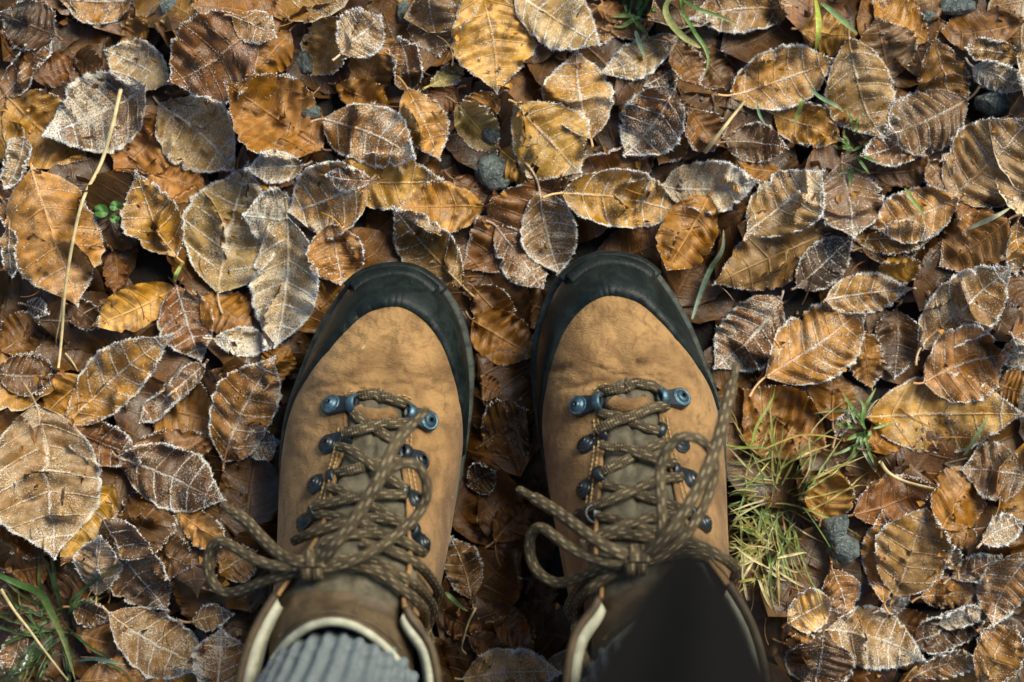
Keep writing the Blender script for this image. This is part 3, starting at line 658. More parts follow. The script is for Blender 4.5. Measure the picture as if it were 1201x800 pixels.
def leaf_frost(G, f, nvn, frost, L, W, r):
    """rime needles on the margin, along the veins and sprinkled over the blade"""
    nu, nv = f.shape; PP = []; DD = []; LL = []; WW = []
    Nn = np.zeros_like(G); du = np.gradient(G, axis=0); dv = np.gradient(G, axis=1); Nn = np.cross(du, dv); Nn /= np.linalg.norm(Nn, axis=2)[:, :, None] + 1e-12
    Nn *= np.where(Nn[:, :, 2:3] < 0, -1, 1)
    # margin
    n = int(2.3 * L / .00010 * (frost * .70 + .14)) ; iu = r.uniform(0, nu - 1, n); s = r.integers(0, 2, n)
    patch = np.clip(np.sin(iu / nu * 9 + s * 3 + r.uniform(0, 6)) * .5 + np.sin(iu / nu * 23 + r.uniform(0, 6)) * .35 + .5, 0, 1.2); keep = r.random(n) < .06 + 2.3 * frost * patch ** 1.3 + .30 * frost; iu = iu[keep]; s = s[keep]; n = len(iu)
    iv = np.where(s == 1, nv - 1.0001, 0.0); p = interp_grid(G, iu, iv); q = interp_grid(G, iu, np.where(s == 1, nv - 2.0, 1.0)); o = p - q; o /= np.linalg.norm(o, axis=1)[:, None] + 1e-9
    PP.append(p - o * (r.random(n) ** 2.2 * .0020)[:, None] + r.normal(0, .00018, (n, 3))); DD.append(o + np.array([0, 0, .35]) + r.normal(0, .75, (n, 3)))
    LL.append(r.uniform(.0004, .0019, n) * (.55 + .75 * frost)); WW.append(r.uniform(.00014, .00036, n))
    # veins
    if frost > .40:
        n = int(3600 * (frost - .36) * (L / .06)); k = r.integers(0, nvn + 1, n) / nvn; sgn = r.choice([-1., 1.], n); t = r.random(n) ** .8
        iu = np.clip(k, 0, 1) * (nu - 1) + r.normal(0, .16, n); iv = (nv - 1) / 2 * (1 + sgn * t * .97); isr = r.random(n) < .30
        iu = np.where(isr, r.uniform(.02, .95, n) * (nu - 1), iu); iv = np.where(isr, (nv - 1) / 2 + r.normal(0, .14, n), iv)
        kp = np.sin(iu * .23 + r.uniform(0, 6)) + np.sin(iv * .5 + iu * .1 + r.uniform(0, 6)) + r.normal(0, .6, n) > -.5; iu = iu[kp]; iv = iv[kp]; n = len(iu)
        iu = np.clip(iu, 0, nu - 1.001); p = interp_grid(G, iu, iv); nn = interp_grid(Nn, iu, iv)
        PP.append(p + nn * .0002); DD.append(nn + r.normal(0, .7, (n, 3))); LL.append(r.uniform(.0003, .0009, n)); WW.append(r.uniform(.00014, .00034, n))
    # blade
    n = int(3600 * frost ** 2.2 * (L * W / .0024)); iu = r.uniform(0, nu - 1.001, n); iv = r.uniform(0, nv - 1.001, n)
    p = interp_grid(G, iu, iv); nn = interp_grid(Nn, iu, iv); keep = snoise(p[:, 0], p[:, 1], int(r.integers(1e6)), .022, 4) + .6 * snoise(p[:, 0], p[:, 1], int(r.integers(1e6)), .005, 4) + r.normal(0, .25, n) > .55 - .9 * frost
    p = p[keep]; nn = nn[keep]; n = len(p)
    PP.append(p + nn * .0001); DD.append(nn + r.normal(0, .8, (n, 3))); LL.append(r.uniform(.0002, .0006, n)); WW.append(r.uniform(.00011, .00027, n))
    return crystals(np.concatenate(PP), np.concatenate(DD), np.concatenate(LL), np.concatenate(WW), r)

def ribbon_grid(G, rows, r, w0):
    """tent-shaped raised lines over the blade along rows of (iu, iv) points"""
    V = []; F = []; n0 = 0
    for iu, iv, wmax in rows:
        p = interp_grid(G, iu, iv); T = np.gradient(p, axis=0); T /= np.linalg.norm(T, axis=1)[:, None] + 1e-9
        S = np.cross(T, (0, 0, 1.)); S /= np.linalg.norm(S, axis=1)[:, None] + 1e-9
        w = np.linspace(wmax, wmax * .25, len(p))[:, None]
        V.append(np.stack([p - S * w - [0, 0, .0002], p + [0, 0, 1] * (w * .9 + .0001), p + S * w - [0, 0, .0002]], 1).reshape(-1, 3)); F.append(grid_faces(len(p), 3) + n0); n0 += len(p) * 3
    return np.concatenate(V), np.concatenate(F)

# ---------------------------------------------------------------- loose litter under and around the picked-out leaves
M['litter'] = leaf_material(True)
SPOTS = [(88, 32), (70, 48), (150, 30), (20, 120), (40, 590), (150, 640), (345, 700), (225, 610), (250, 760), (1180, 330), (1190, 640), (1010, 690), (870, 430), (600, 470), (590, 560), (600, 610), (570, 690), (640, 740), (560, 760), (1120, 640), (930, 740)]
def litter_layer(n, rad, seed, res, dens_in):
    r = np.random.default_rng(seed); VV = []; FF = []; UU = []; CC = []; n0 = 0
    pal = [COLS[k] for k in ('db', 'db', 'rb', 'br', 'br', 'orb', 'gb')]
    for i in range(n):
        if rad is None:
            x, y = r.uniform(-.31, .31), r.uniform(-.215, .215)
            if i < len(SPOTS): x, y = P(*SPOTS[i], Z_REF)[:2]
        else:
            while True:
                x, y = r.uniform(-rad, rad), r.uniform(-rad * .9, rad * .9)
                if abs(x) > .285 or abs(y) > .19: break
        if feet_mask(np.array(x), np.array(y), .004): continue
        a = r.uniform(0, 6.283); L = r.uniform(.045, .075); W = L * r.uniform(.5, .75)
        X, Y, Z, U, Vv, f, nvn = leaf_grid(x - math.cos(a) * L / 2, y - math.sin(a) * L / 2, x + math.cos(a) * L / 2, y + math.sin(a) * L / 2, W, r, res[0], res[1], r.choice(['', '', 'u', 'd', 'f']), amp=1.2)
        h_raise(X, Y, Z)
        VV.append(np.stack([X, Y, Z], -1).reshape(-1, 3)); FF.append(grid_faces(*X.shape) + n0); UU.append(np.stack([U, Vv], -1).reshape(-1, 2)); n0 += X.size
        c = np.array(pal[r.integers(len(pal))] if rad is None else COLS[r.choice(list(COLS)[:7])]) * (r.uniform(.20, .58) if rad is None else r.uniform(.6, 1.2)); CC.append(np.tile([*c, r.uniform(0, .35) if rad is None else r.uniform(.1, .8)], (X.size, 1)))  # litter in the gaps gets darker colours, painting in the gap shade
    return new_mesh('leaf_litter', np.concatenate(VV), np.concatenate(FF), M['litter'], np.concatenate(UU), cols=np.concatenate(CC))
o = link('leaf_litter', litter_layer(420, None, 11, (21, 9), 1)); tag(o, 'leaf litter darkened with painted shade in the gaps under the frosted leaves', 'leaf litter', kind='stuff')
o = link('leaf_litter', litter_layer(2300, .85, 12, (13, 7), 1)); tag(o, 'fallen brown leaves carpeting the ground all round', 'leaf litter', kind='stuff')

# ---------------------------------------------------------------- the leaves one by one
def build_leaf(line, idx):
    sh, lay, b, t, w, cname, fr, opt, label = line.split('|')
    ox, oy, sc = SHEETS[sh]; bx, by = [float(q) for q in b.split(',')]; tx, ty = [float(q) for q in t.split(',')]
    r = np.random.default_rng(1000 + idx)
    pb = P(ox + bx / sc, oy + by / sc, Z_REF); pt = P(ox + tx / sc, oy + ty / sc, Z_REF); W = float(w) / sc * K * (CAM_H - Z_REF)
    frost = min(.95, int(fr) / 10. + (.07 if int(fr) > 1 else 0)); e_ = (pt - pb) * .03; pb = pb - e_; pt = pt + e_
    X, Y, Z, U, V, f, nvn = leaf_grid(pb[0], pb[1], pt[0], pt[1], W * 1.10, r, opt=opt)
    h_raise(X, Y, Z)
    L = math.hypot(pt[0] - pb[0], pt[1] - pb[1]); nu, nv = X.shape
    G = np.stack([X, Y, Z], -1); c0 = np.array([X.mean(), Y.mean(), Z.min()]); G = G - c0
    F = grid_faces(nu, nv)
    if 'h' in opt:      # a bite right through the blade
        cen = G.reshape(-1, 3)[F].mean(1); ctr = G[int(nu * .50), int(nv * .13)]; F = F[np.linalg.norm((cen - ctr)[:, :2], axis=1) > .0030]
    root = link('beech_leaf', new_mesh('beech_leaf', G.reshape(-1, 3), F, M['leaf'], np.stack([U, V], -1).reshape(-1, 2)), loc=c0)
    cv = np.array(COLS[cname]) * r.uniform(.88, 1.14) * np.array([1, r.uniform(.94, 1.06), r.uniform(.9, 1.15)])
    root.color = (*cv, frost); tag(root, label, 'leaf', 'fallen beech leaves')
    # raised midrib and side veins
    tt = np.linspace(0, 1, 12); rows = [(np.linspace(0, (nu - 1) * .96, 24), np.full(24, (nv - 1) / 2.), .00042 * (.7 + L / .08))]
    for k in range(1, nvn):
        for s in (-1, 1): rows.append((np.full(12, k / nvn * (nu - 1)), (nv - 1) / 2 * (1 + s * tt * .90), .00017 + .00008 * frost))
    vv, vf = ribbon_grid(G, rows, r, 0)
    o = link('veins', new_mesh('veins', vv, vf, M['vein']), root); o.color = root.color
    # stalk
    sl = (.014 if 's' in opt else .006) * r.uniform(.8, 1.3); d = G[0, nv // 2] - G[3, nv // 2]; d /= np.linalg.norm(d); side = np.cross(d, (0, 0, 1)) * r.uniform(-.5, .5)
    q = np.linspace(0, 1, 9)[:, None]; path = G[1, nv // 2] + d * sl * q + side * sl * q ** 2 + np.array([0, 0, 1]) * sl * (.25 if 's' in opt else .05) * q
    hh = h_at(path[:, 0] + c0[0], path[:, 1] + c0[1]) - c0[2] + .0006; path[:, 2] = np.maximum(path[:, 2], hh)
    if not feet_mask(path[:, 0] + c0[0], path[:, 1] + c0[1], .004).any():
        v_, f_, uv_ = tube(path, .00062, .00055, 6, taper=np.linspace(1, 1.25, 9)); o = link('stem', new_mesh('stem', v_, f_, M['vein'] if frost > .4 else M['stem'], uv_), root); o.color = root.color
    if frost > .05:
        vv, vf = leaf_frost(G, f, nvn, frost, L, W, r)
        o = link('frost', new_mesh('frost', vv, vf, M['frost'], smooth=False), root); o['kind'] = 'stuff'
rows = [l for l in LEAVES.strip().split('\n')]
order = sorted(range(len(rows)), key=lambda i: int(rows[i].split('|')[1]))
for i in order: build_leaf(rows[i], i)

# ---------------------------------------------------------------- the boots
def arrays_lin(A, n):
    m = len(A); out = []
    for i in range(m):
        for t in np.arange(n) / n: out.append(A[i] * (1 - t) + A[(i + 1) % m] * t)
    return np.array(out)
FORE = np.array([1, 1, 1, 1, 1, .95, .85, .72, .6, .45, .28, .1] + [0] * 9 + [.1, .28, .45, .6, .72, .85, 1, 1, 1, 1])
NK = 10
class BootShape:
    def __init__(s, mirror):
        s.m = mirror; B, E, tr = boot_side(mirror)
        s.B = spline(B, NK, True); s.E = spline(E, NK, True); El = arrays_lin(E, NK)
        for i in list(range(0, 4 * NK + 1)) + list(range(27 * NK, 31 * NK)): s.E[i] = El[i]
        s.tr = arrays_lin(tr[:, None], NK)[:, 0]; s.fw = arrays_lin(FORE[:, None], NK)[:, 0]
        s.c = B.mean(0); s.n = len(s.B)
        s.Ecol = s.E[11 * NK:21 * NK + 1]; s.ccol = s.Ecol.mean(0)
        T = np.roll(s.B, -1, 0) - np.roll(s.B, 1, 0); s.out = np.stack([T[:, 1], -T[:, 0], 0 * T[:, 0]], 1); s.out /= np.linalg.norm(s.out, axis=1)[:, None]
        if (s.out * (s.B - s.c)).sum() < 0: s.out *= -1
        s.B = s.B - s.out * .0038 * s.fw[:, None]
    def at(s, i, t):
        """surface points for outline samples i (array) at heights t (same length)"""
        B = s.B[i]; E = s.E[i]; w = s.fw[i][:, None]; o = s.out[i]; t = np.asarray(t)[:, None]; dz = (E - B)[:, 2:3]; up = np.array([[0, 0, 1.]])
        d = (B - E) * [1, 1, 0]
        C1 = B + up * dz * (.45 + .20 * w) + o * .003 * w + o * .004 * (1 - w)
        C2 = w * (E + d * .52 - up * dz * .30 * np.maximum(0, 1 - w) * 1.2) + (1 - w) * (E + o * .007 - up * dz * .42)
        p = B * (1 - t) ** 3 + 3 * C1 * t * (1 - t) ** 2 + 3 * C2 * t * t * (1 - t) + E * t ** 3
        # creases where the foot flexes, and a soft overall unevenness
        x = p[:, 0] if not s.m else -p[:, 0] ; y = p[:, 1] - (0 if not s.m else -.0045)
        fl = np.zeros(len(p))
        for yc, sl, am, wd in ((-.0110, .12, .0010, .0013), (-.0140, .05, .0019, .0016), (-.0175, -.08, .0016, .0012), (-.0205, .04, .0012, .0010), (-.0240, .10, .0018, .0014), (-.0295, .18, .0012, .0013), (-.036, .25, .0016, .0018), (-.044, .20, .0010, .0013), (-.052, .25, .0016, .0018), (-.062, .22, .0010, .0014), (-.071, .2, .0014, .0018)):
            yy = y - yc - sl * (x - .06) - .0022 * np.sin(x * 120 + yc * 900) - .0009 * np.sin(x * 410 + yc * 1700); fl -= am * np.exp(-(yy / wd) ** 2) * (.45 + .55 * np.sin(x * 90 + yc * 700) ** 2)
        fl += .0006 * snoise(x, y, 77, .035, 5) + .00035 * snoise(x, y, 78, .009, 5) + .00015 * snoise(x, y, 79, .004, 5)
        k = np.clip((t[:, 0] - .25) * 4, 0, 1) * np.clip(w[:, 0] * 1.4 + .2, 0, 1); k *= np.clip((t[:, 0] < .999) * 1., .0, 1)
        k = np.where(w[:, 0] >= 1, np.clip((t[:, 0] - .25) * 4, 0, 1), k)
        p[:, 2] += fl * k
        return p
    def patch(s, idx, ts):
        """grid rows idx by heights ts (callable row->array or array)"""
        out = []
        for i in idx:
            tt = ts(i) if callable(ts) else ts
            out.append(s.at(np.full(len(tt), i % s.n), tt))
        return np.array(out)
def normals_of(G, wrap=False):
    du = np.roll(G, -1, 0) - np.roll(G, 1, 0) if wrap else np.gradient(G, axis=0)
    dv = np.gradient(G, axis=1); n = np.cross(du, dv); n /= np.linalg.norm(n, axis=2)[:, :, None] + 1e-12
    return n
def weld(me, d=2e-5):
    import bmesh
    bm = bmesh.new(); bm.from_mesh(me); bmesh.ops.remove_doubles(bm, verts=bm.verts, dist=d); bmesh.ops.recalc_face_normals(bm, faces=bm.faces); bm.to_mesh(me); bm.free(); me.update()
    return me
def px_ray(bvh, x, y):
    o = Vector((0, 0, CAM_H)); d = Vector(P(x, y, 0.)) - o; d.normalize()
    h = bvh.ray_cast(o, d)
    return None if h[0] is None else (np.array(h[0]), np.array(h[1]) * (1 if h[1].z > 0 else -1))

LACES = {
 False: dict(hooks=[((702,473),(680,477)), ((776,468),(797,468)), ((708,511),(686,524)), ((774,509),(800,524)), ((705,560),(685,577)), ((788,554),(813,565)), ((697,604),(676,614)), ((805,604),(827,616))],
   zig=[([(704,465),(722,459),(738,457),(755,458),(776,463)],.004), ([(706,484),(722,490),(740,497),(773,508)],.0025), ([(773,480),(742,493),(711,510)],.0058), ([(712,526),(745,537),(784,550)],.0058), ([(778,521),(745,537),(707,559)],.0028),
        ([(790,566),(745,580),(688,606)],.0058), ([(710,573),(750,583),(803,604)],.0028), ([(700,608),(750,622),(815,642)],.0030), ([(803,609),(748,617),(696,640)],.0058), ([(690,640),(720,632),(760,634),(800,648)],.004),
        ([(770,655),(806,646),(838,662),(868,690),(886,716)],.006), ([(764,660),(820,655),(856,684),(880,720)],.004), ([(738,666),(706,690),(682,722),(669,765)],.006), ([(734,662),(698,678),(676,708),(664,748)],.004)],
   knot=(748,657), loops=[
     [(742,658,.004),(715,660,.003),(681,650,-.006),(655,633,-.014),(636,619,-.022),(624,624,-.030),(621,645,-.034),(629,669,-.034),(652,684,-.030),(678,678,-.018),(705,668,-.006),(744,661,.002)],
     [(757,655,.004),(775,630,.012),(776,600,.012),(774,570,.010),(775,548,.008),(783,526,.010),(800,513,.012),(818,514,.010),(832,526,.003),(838,545,-.006),(834,572,-.008),(822,600,-.003),(803,630,.004),(775,653,.006),(757,659,.003)]],
   ends=[[(740,654,.004),(715,644,.006),(690,628,-.002),(658,604,-.020),(640,592,-.030),(626,584,-.036)], [(756,652,.006),(776,634,.014),(798,607,.016),(820,570,.012),(838,528,.004),(849,490,-.006),(859,448,-.020)]]),
 True: dict(hooks=[((414,475),(390,476)), ((480,486),(501,494)), ((408,514),(383,523)), ((474,534),(494,542)), ((392,562),(369,570)), ((471,580),(488,589)), ((373,602),(356,616)), ((480,624),(496,641))],
   zig=[([(416,470),(430,468),(446,471),(462,476),(478,481)],.004), ([(414,488),(440,506),(470,526)],.0025), ([(478,497),(445,503),(411,512)],.0058), ([(405,530),(435,551),(468,577)],.0058), ([(470,540),(432,549),(393,559)],.0028),
        ([(468,588),(425,590),(376,602)],.0058), ([(388,573),(425,592),(478,618)],.0028), ([(372,606),(420,618),(488,648)],.0030), ([(478,622),(420,618),(354,642)],.0058), ([(380,640),(420,630),(460,636),(490,652)],.004),
        ([(388,668),(438,676),(478,706),(505,750),(515,790)],.006), ([(396,660),(448,668),(488,694),(512,736)],.004), ([(420,640),(470,654),(502,684),(518,722)],.004), ([(354,671),(320,690),(298,722),(286,765)],.006), ([(348,664),(314,676),(292,708)],.004)],
   knot=(369,663), loops=[
     [(363,664,.004),(340,665,.002),(317,663,-.004),(290,652,-.012),(270,639,-.020),(255,635,-.026),(245,648,-.032),(246,676,-.034),(262,695,-.032),(285,692,-.024),(315,680,-.010),(362,667,.002)],
     [(378,660,.004),(400,630,.012),(425,592,.014),(448,560,.012),(462,548,.012),(480,543,.012),(494,551,.008),(501,572,.003),(495,596,.0),(476,618,.002),(444,642,.006),(405,662,.006),(378,667,.003)]],
   ends=[[(360,660,.005),(345,658,.004),(328,651,-.004),(303,627,-.022),(290,612,-.032),(277,603,-.038)], [(376,658,.008),(395,636,.016),(421,602,.018),(445,560,.016),(461,526,.010),(473,508,.006),(484,497,.002)]]),
}

def build_boot(mirror, label):
    S = BootShape(mirror); org = np.array([S.c[0], S.c[1], SOLE_Z]); n = S.n
    root = link('hiking_boot', None, loc=org); tag(root, label, 'boot', 'pair of worn hiking boots'); root.empty_display_size = .05
    def part(name, V, F, m, parent=None, uv=None, smooth=True, do_weld=False, V_world=True):
        me = new_mesh(name, np.asarray(V).reshape(-1, 3) - (org if V_world else 0), F, M[m] if isinstance(m, str) else m, uv, smooth)
        if do_weld: weld(me)
        return link(name, me, parent or root)
    # leather upper
    ts = np.linspace(0, 1, 64); G = S.patch(range(n), ts); Fu = grid_faces(n, len(ts), wrap_u=True)
    upper = part('upper', G, Fu, 'leather', do_weld=True)
    import bmesh
    bm = bmesh.new(); bm.from_mesh(upper.data); e0 = [Vector(S.E[i * NK] - org) for i in (0, 1, 2)]
    vs_ = [v for v in bm.verts if min((v.co - e).length for e in e0) < .011 and not v.is_boundary]
    for _ in range(25): bmesh.ops.smooth_vert(bm, verts=vs_, factor=.5, use_axis_x=True, use_axis_y=True, use_axis_z=True)
    bm.to_mesh(upper.data); bm.free()
    md = upper.modifiers.new('thickness', 'SOLIDIFY'); md.thickness = .0018; md.offset = -1
    polysV = [tuple(v) for v in G.reshape(-1, 3)]; polysF = [tuple(map(int, f)) for f in Fu]
    # rubber rand round the toe
    def band(idx, reach, off, lip, name, m, parent=None, nt=9):
        g = S.patch(idx, lambda i: np.linspace(.0, max(reach(i), .03), nt)); nn = normals_of(g)
        ctr = np.array([S.c[0], S.c[1], 0.02]); sgn = np.sign(((g - ctr) * nn).sum()); nn *= sgn
        prof = np.full(nt, off); prof[-1] = off * .55
        g2 = g + nn * prof[None, :, None]; edge = g[:, -1:] + nn[:, -1:] * -.0006
        g2 = np.concatenate([g2, edge], 1)
        first = g2[:1] - nn[:1, [0] * g2.shape[1]] * off * 1.3; last = g2[-1:] - nn[-1:, [0] * g2.shape[1]] * off * 1.3
        g2 = np.concatenate([first, g2, last], 0)
        return part(name, g2, grid_faces(*g2.shape[:2]), m, parent)
    idx = list(range(24 * NK + 3, n + 6 * NK + 4))
    rand = band(idx, lambda i: S.tr[i % n] if S.tr[i % n] > 0 else .03, .0019, 0, 'toe_rand', 'rubber')
    band(list(range(n - 2 * NK + 2, n + 2 * NK)), lambda i: .30, .0046, 0, 'toe_bumper', 'rubber', rand)
    band(list(range(n - 2 * NK, n + 2 * NK + 2)), lambda i: .20, .0062, 0, 'toe_ridge', 'rubber', rand)
    # welt and outsole with lugs
    w_path = np.concatenate([S.B, S.B[:1]]) + np.concatenate([S.out, S.out[:1]]) * (np.r_[S.fw, S.fw[:1]][:, None] * .0085 - .0063); w_path[:, 2] = .0405
    v, f, uv = tube(w_path, .0034, .0022, 8, cap=False); part('welt', v, f, 'welt', uv=uv)
    rings = []
    lug = (np.arange(n) // 4) % 2
    for z, o in ((SOLE_Z, -.004), (SOLE_Z + .001, .0015), (.022, .0025), (.024, .0028), (.0262, .0005), (.0275, .0022), (.0385, .0030)):
        p = S.B + S.out * (o - (1 - S.fw[:, None]) * .0075 - (lug[:, None] * .005 if z < .023 else 0)); p = p.copy(); p[:, 2] = z; rings.append(p)
    g = np.stack(rings, 1); f = [tuple(q) for q in grid_faces(n, len(rings), wrap_u=True)]; f.append(tuple(i * len(rings) for i in range(n))); part('outsole', g, f, 'rubber', smooth=False)
    # tongue, quilted, between the lace-gap edges
    EL = S.E[int(4.3 * NK):11 * NK + 1]; EM = S.E[21 * NK:int(26.7 * NK) + 1][::-1]
    rs = lambda A, m: np.stack([np.interp(np.linspace(0, 1, m), np.linspace(0, 1, len(A)), A[:, k]) for k in range(3)], 1)
    m = 60; EL = rs(EL, m); EM = rs(EM, m)
    ext = np.linspace(0, 1, 13)[1:, None]; back = np.array([0, -.009, .017])
    EL = np.concatenate([EL, EL[-1] + back * ext]); EM = np.concatenate([EM, EM[-1] + back * ext]); m2 = len(EL)
    c = np.linspace(-1, 1, 25)[None, :]; s = np.linspace(0, 1, m2)[:, None]; mid = (EL + EM) / 2; half = (EL - EM) / 2
    T = mid[:, None] + half[:, None] * (c * 1.12)[:, :, None]
    up = np.array([0, .40, .92])
    pads = np.abs(np.sin(np.pi * (s * 8.5 + .15))) ** .5 * np.minimum(1, (1 - abs(c)) * 4 + .1)
    bul = .0045 * (1 - c ** 2) - .0058 * np.clip((abs(c) - .7) / .3, 0, 1) - .0030 + pads * .0026 * (s < .80) - .0022 * np.exp(-((abs(c) - .0) / .07) ** 2) * (s < .80)
    bul = bul + .005 * np.clip((s - .75) / .25, 0, 1) * (1 - c ** 2)
    bul = bul - .0075 * np.clip(1 - s / .10, 0, 1)
    T = T + bul[:, :, None] * up; T[:, :, 1] += np.clip(1 - s / .10, 0, 1) * .006; T[:, :, 1] -= (np.clip((s - .72) / .28, 0, 1) * .024 * c ** 2)
    T[:, :, 2] -= np.clip((s - .72) / .28, 0, 1) * .010 * c ** 2
    T += (.0005 * snoise(T[:, :, 0], T[:, :, 1], 5, .01))[:, :, None] * up
    k = int(m2 * .80); F = grid_faces(m2, 25); tongue = part('tongue', T[:k + 1], grid_faces(k + 1, 25), 'tongue')
    part('tongue_cuff', T[k:] + up * .0004, grid_faces(m2 - k, 25), 'cuff', tongue)
    v, f, uv = tube(np.concatenate([T[-1][1:-1]]) + [0, -.001, .0005], .0022, .0024, 10); part('tongue_rim', v, f, 'lining', tongue, uv)
    v, f, uv = tube(T[-5][2:-2] + up * .0010, .0011, .0008, 6); part('piping', v, f, 'cuff', tongue, uv)
    n0 = len(polysV); polysV += [tuple(q) for q in T.reshape(-1, 3)]; polysF += [tuple(int(i) + n0 for i in q) for q in F]
    bvh = BVHTree.FromPolygons(polysV, polysF)
    # collar: stitched roll outside, pale lining inside
    C = S.Ecol; inn = (S.ccol - C) * [1, 1, 0]; inn /= np.linalg.norm(inn, axis=1)[:, None]
    v, f, uv = tube(C + inn * -.0006 + [0, 0, .0003], .0022, .0026, 8); part('collar_roll', v, f, 'cuff', uv=uv)
    g = np.stack([C + inn * a + [0, 0, z] for a, z in ((.0012, .0008), (.0032, .0026), (.0056, .0020), (.0072, -.003), (.0085, -.012), (.0100, -.030), (.008, -.070))], 1)
    part('lining', g, grid_faces(*g.shape[:2]), 'lining')
    # hooks
    D = LACES[mirror]
    for row, (pi, po) in enumerate(D['hooks']):
        hi = px_ray(bvh, *pi); ho = px_ray(bvh, *po)
        if hi is None or ho is None: continue
        a, na = hi; b, nb = ho
        if row > 1: b = b * .86 + a * .14
        ax = a - b; ax /= np.linalg.norm(ax); nn = nb + na; nn /= np.linalg.norm(nn); nn -= ax * nn.dot(ax); nn /= np.linalg.norm(nn); sd = np.cross(nn, ax)
        hm = 'steel' if row < 2 else 'dark_steel'
        # stadium plate
        Ln = np.linalg.norm(a - b); prof = []
        for th in np.linspace(np.pi / 2, 3 * np.pi / 2, 13): prof.append(b + ax * math.cos(th) * .0058 + sd * math.sin(th) * .0058)
        for th in np.linspace(-np.pi / 2, np.pi / 2, 9): prof.append(a + ax * (.001 + math.cos(th) * .003) + sd * math.sin(th) * .0040)
        prof = np.array(prof); kk = len(prof); V = np.concatenate([prof - nn * .002, prof + nn * .0018, (prof - (a + b) / 2) * .88 + (a + b) / 2 + nn * .0024])
        F = [tuple(q) for q in grid_faces(3, kk, wrap_v=True)] + [tuple(range(2 * kk, 3 * kk))]
        hk = part('lace_hook', V, F, 'dark_steel', smooth=False)
        # domed rivet
        rr = .0046 if row < 2 else .0042; ring = []
        for h_, q_ in ((.0014, 1.18), (.0030, 1.16), (.0031, 1.0), (.0026, .93), (.0038, .80), (.0046, .55), (.0050, .25)):
            ring.append([b + nn * h_ + (ax * math.cos(t) + sd * math.sin(t)) * rr * q_ for t in np.arange(20) / 20 * 2 * np.pi])
        V = np.array(ring); F = [tuple(q) for q in grid_faces(len(ring), 20, wrap_v=True)] + [tuple((len(ring) - 1) * 20 + i for i in range(20))]
        part('rivet', V, F, hm, hk)
        # the eye that holds the lace
        t = np.linspace(0, np.pi, 13); arc = a + ax[None] * .001 + sd[None] * (np.cos(t) * .0048)[:, None] + nn[None] * (np.sin(t) * .0058)[:, None]
        v, f, uv = tube(arc, .0026, .0011, 8, up=np.tile(nn, (13, 1)) * np.sin(t)[:, None] + sd * np.cos(t)[:, None]); part('lace_eye', v, f, hm, hk, uv)
    # laces
    def surf_path(pts, lift, stop=False):
        pts = spline(np.array(pts, float), 10); out = []; last = None
        for x, y in pts:
            h = px_ray(bvh, x, y)
            if h is not None: last = h
            elif last is not None and stop: break
            out.append((last[0] + last[1] * lift) if last is not None else (np.nan,) * 3)
        out = np.array(out); out = out[~np.isnan(out[:, 0])]
        for _ in range(6): out[1:-1] = out[1:-1] * .5 + (out[:-2] + out[2:]) * .25
        return resample(out, .0012)[0]
    lace = Acc()
    for zi, (pts, lift) in enumerate(D['zig']):
        p = surf_path(pts, lift, zi >= 10); q = np.linspace(-1, 1, len(p))
        if zi >= 10: p = p + ((S.ccol - p) * [1, 1, 0]) * (np.clip((q - .45) / .55, 0, 1) ** 2 * .30)[:, None]; p[:, 2] += .0012 * (1 - q ** 2)
        v, f, uv = tube(p, .0028, .0012, 10, taper=1 - .18 * q ** 6); uv[:, 0] += random.random() * 3; lace.add(v, f, uv)
    lo = link('lace', lace.mesh('lace', M['lace']), root); lo.data.transform(__import__('mathutils').Matrix.Translation(Vector(-org)))
    hk = px_ray(bvh, *D['knot']); zk = hk[0][2] + .010
    def free(pts): 
        a = np.array([P(x, y, zk + dz) for x, y, dz in pts]); a = spline(a, 10)
        for i in range(len(a)):       # keep clear of the boot beneath
            h = bvh.ray_cast(Vector((a[i][0], a[i][1], 1.)), Vector((0, 0, -1)))
            if h[0] is not None: a[i, 2] = max(a[i, 2], h[0].z + .0055)
        for _ in range(8): a[1:-1] = a[1:-1] * .5 + (a[:-2] + a[2:]) * .25
        return resample(a, .0012)[0]
    for pts in D['loops']:
        v, f, uv = tube(free(pts), .0027, .0017, 12); part('bow_loop', v, f, 'lace', lo, uv)
    for k_, pts in enumerate(D['ends']):
        p = free(pts); v, f, uv = tube(p, .0032, .0019, 12); part('lace_end', v, f, 'lace', lo, uv)
        d = p[-1] - p[-6]; d /= np.linalg.norm(d); tipp = p[-1] + d * np.linspace(-.002, .012, 8)[:, None]; v, f, uv = tube(tipp, .0022, .0020, 10, taper=np.r_[np.full(7, 1.), .75]); part('lace_tip', v, f, 'lace', lo, uv)
    kc = P(D['knot'][0], D['knot'][1], zk + .003); A = Acc()
    for dx in (-.0028, .0024):
        t = np.linspace(0, 2 * np.pi, 25); arc = kc + np.stack([dx + .0012 * np.cos(t * .5), .0062 * np.sin(t), .0050 * np.cos(t)], 1); A.add(*tube(arc, .0030, .0020, 10, up=(np.stack([0 * t, np.sin(t), np.cos(t)], 1))))
    ko = link('knot', A.mesh('knot', M['lace']), lo); ko.data.transform(__import__('mathutils').Matrix.Translation(Vector(-org)))
    # stitching along the lace gap and in front of it
    A = Acc()
    def stitches(line2d, step=.0026, ln=.0018):
        p = surf_path(line2d, .0006); q, sl = resample(p, step)
        for i in range(len(q) - 1):
            d = q[i + 1] - q[i]; d /= np.linalg.norm(d) + 1e-9; A.add(*tube(np.array([q[i], q[i] + d * ln * .5 + [0, 0, .0003], q[i] + d * ln]), .00045, .0004, 5))
    mx = (lambda x: 1179 - x) if mirror else (lambda x: x); my = 12 if mirror else 0
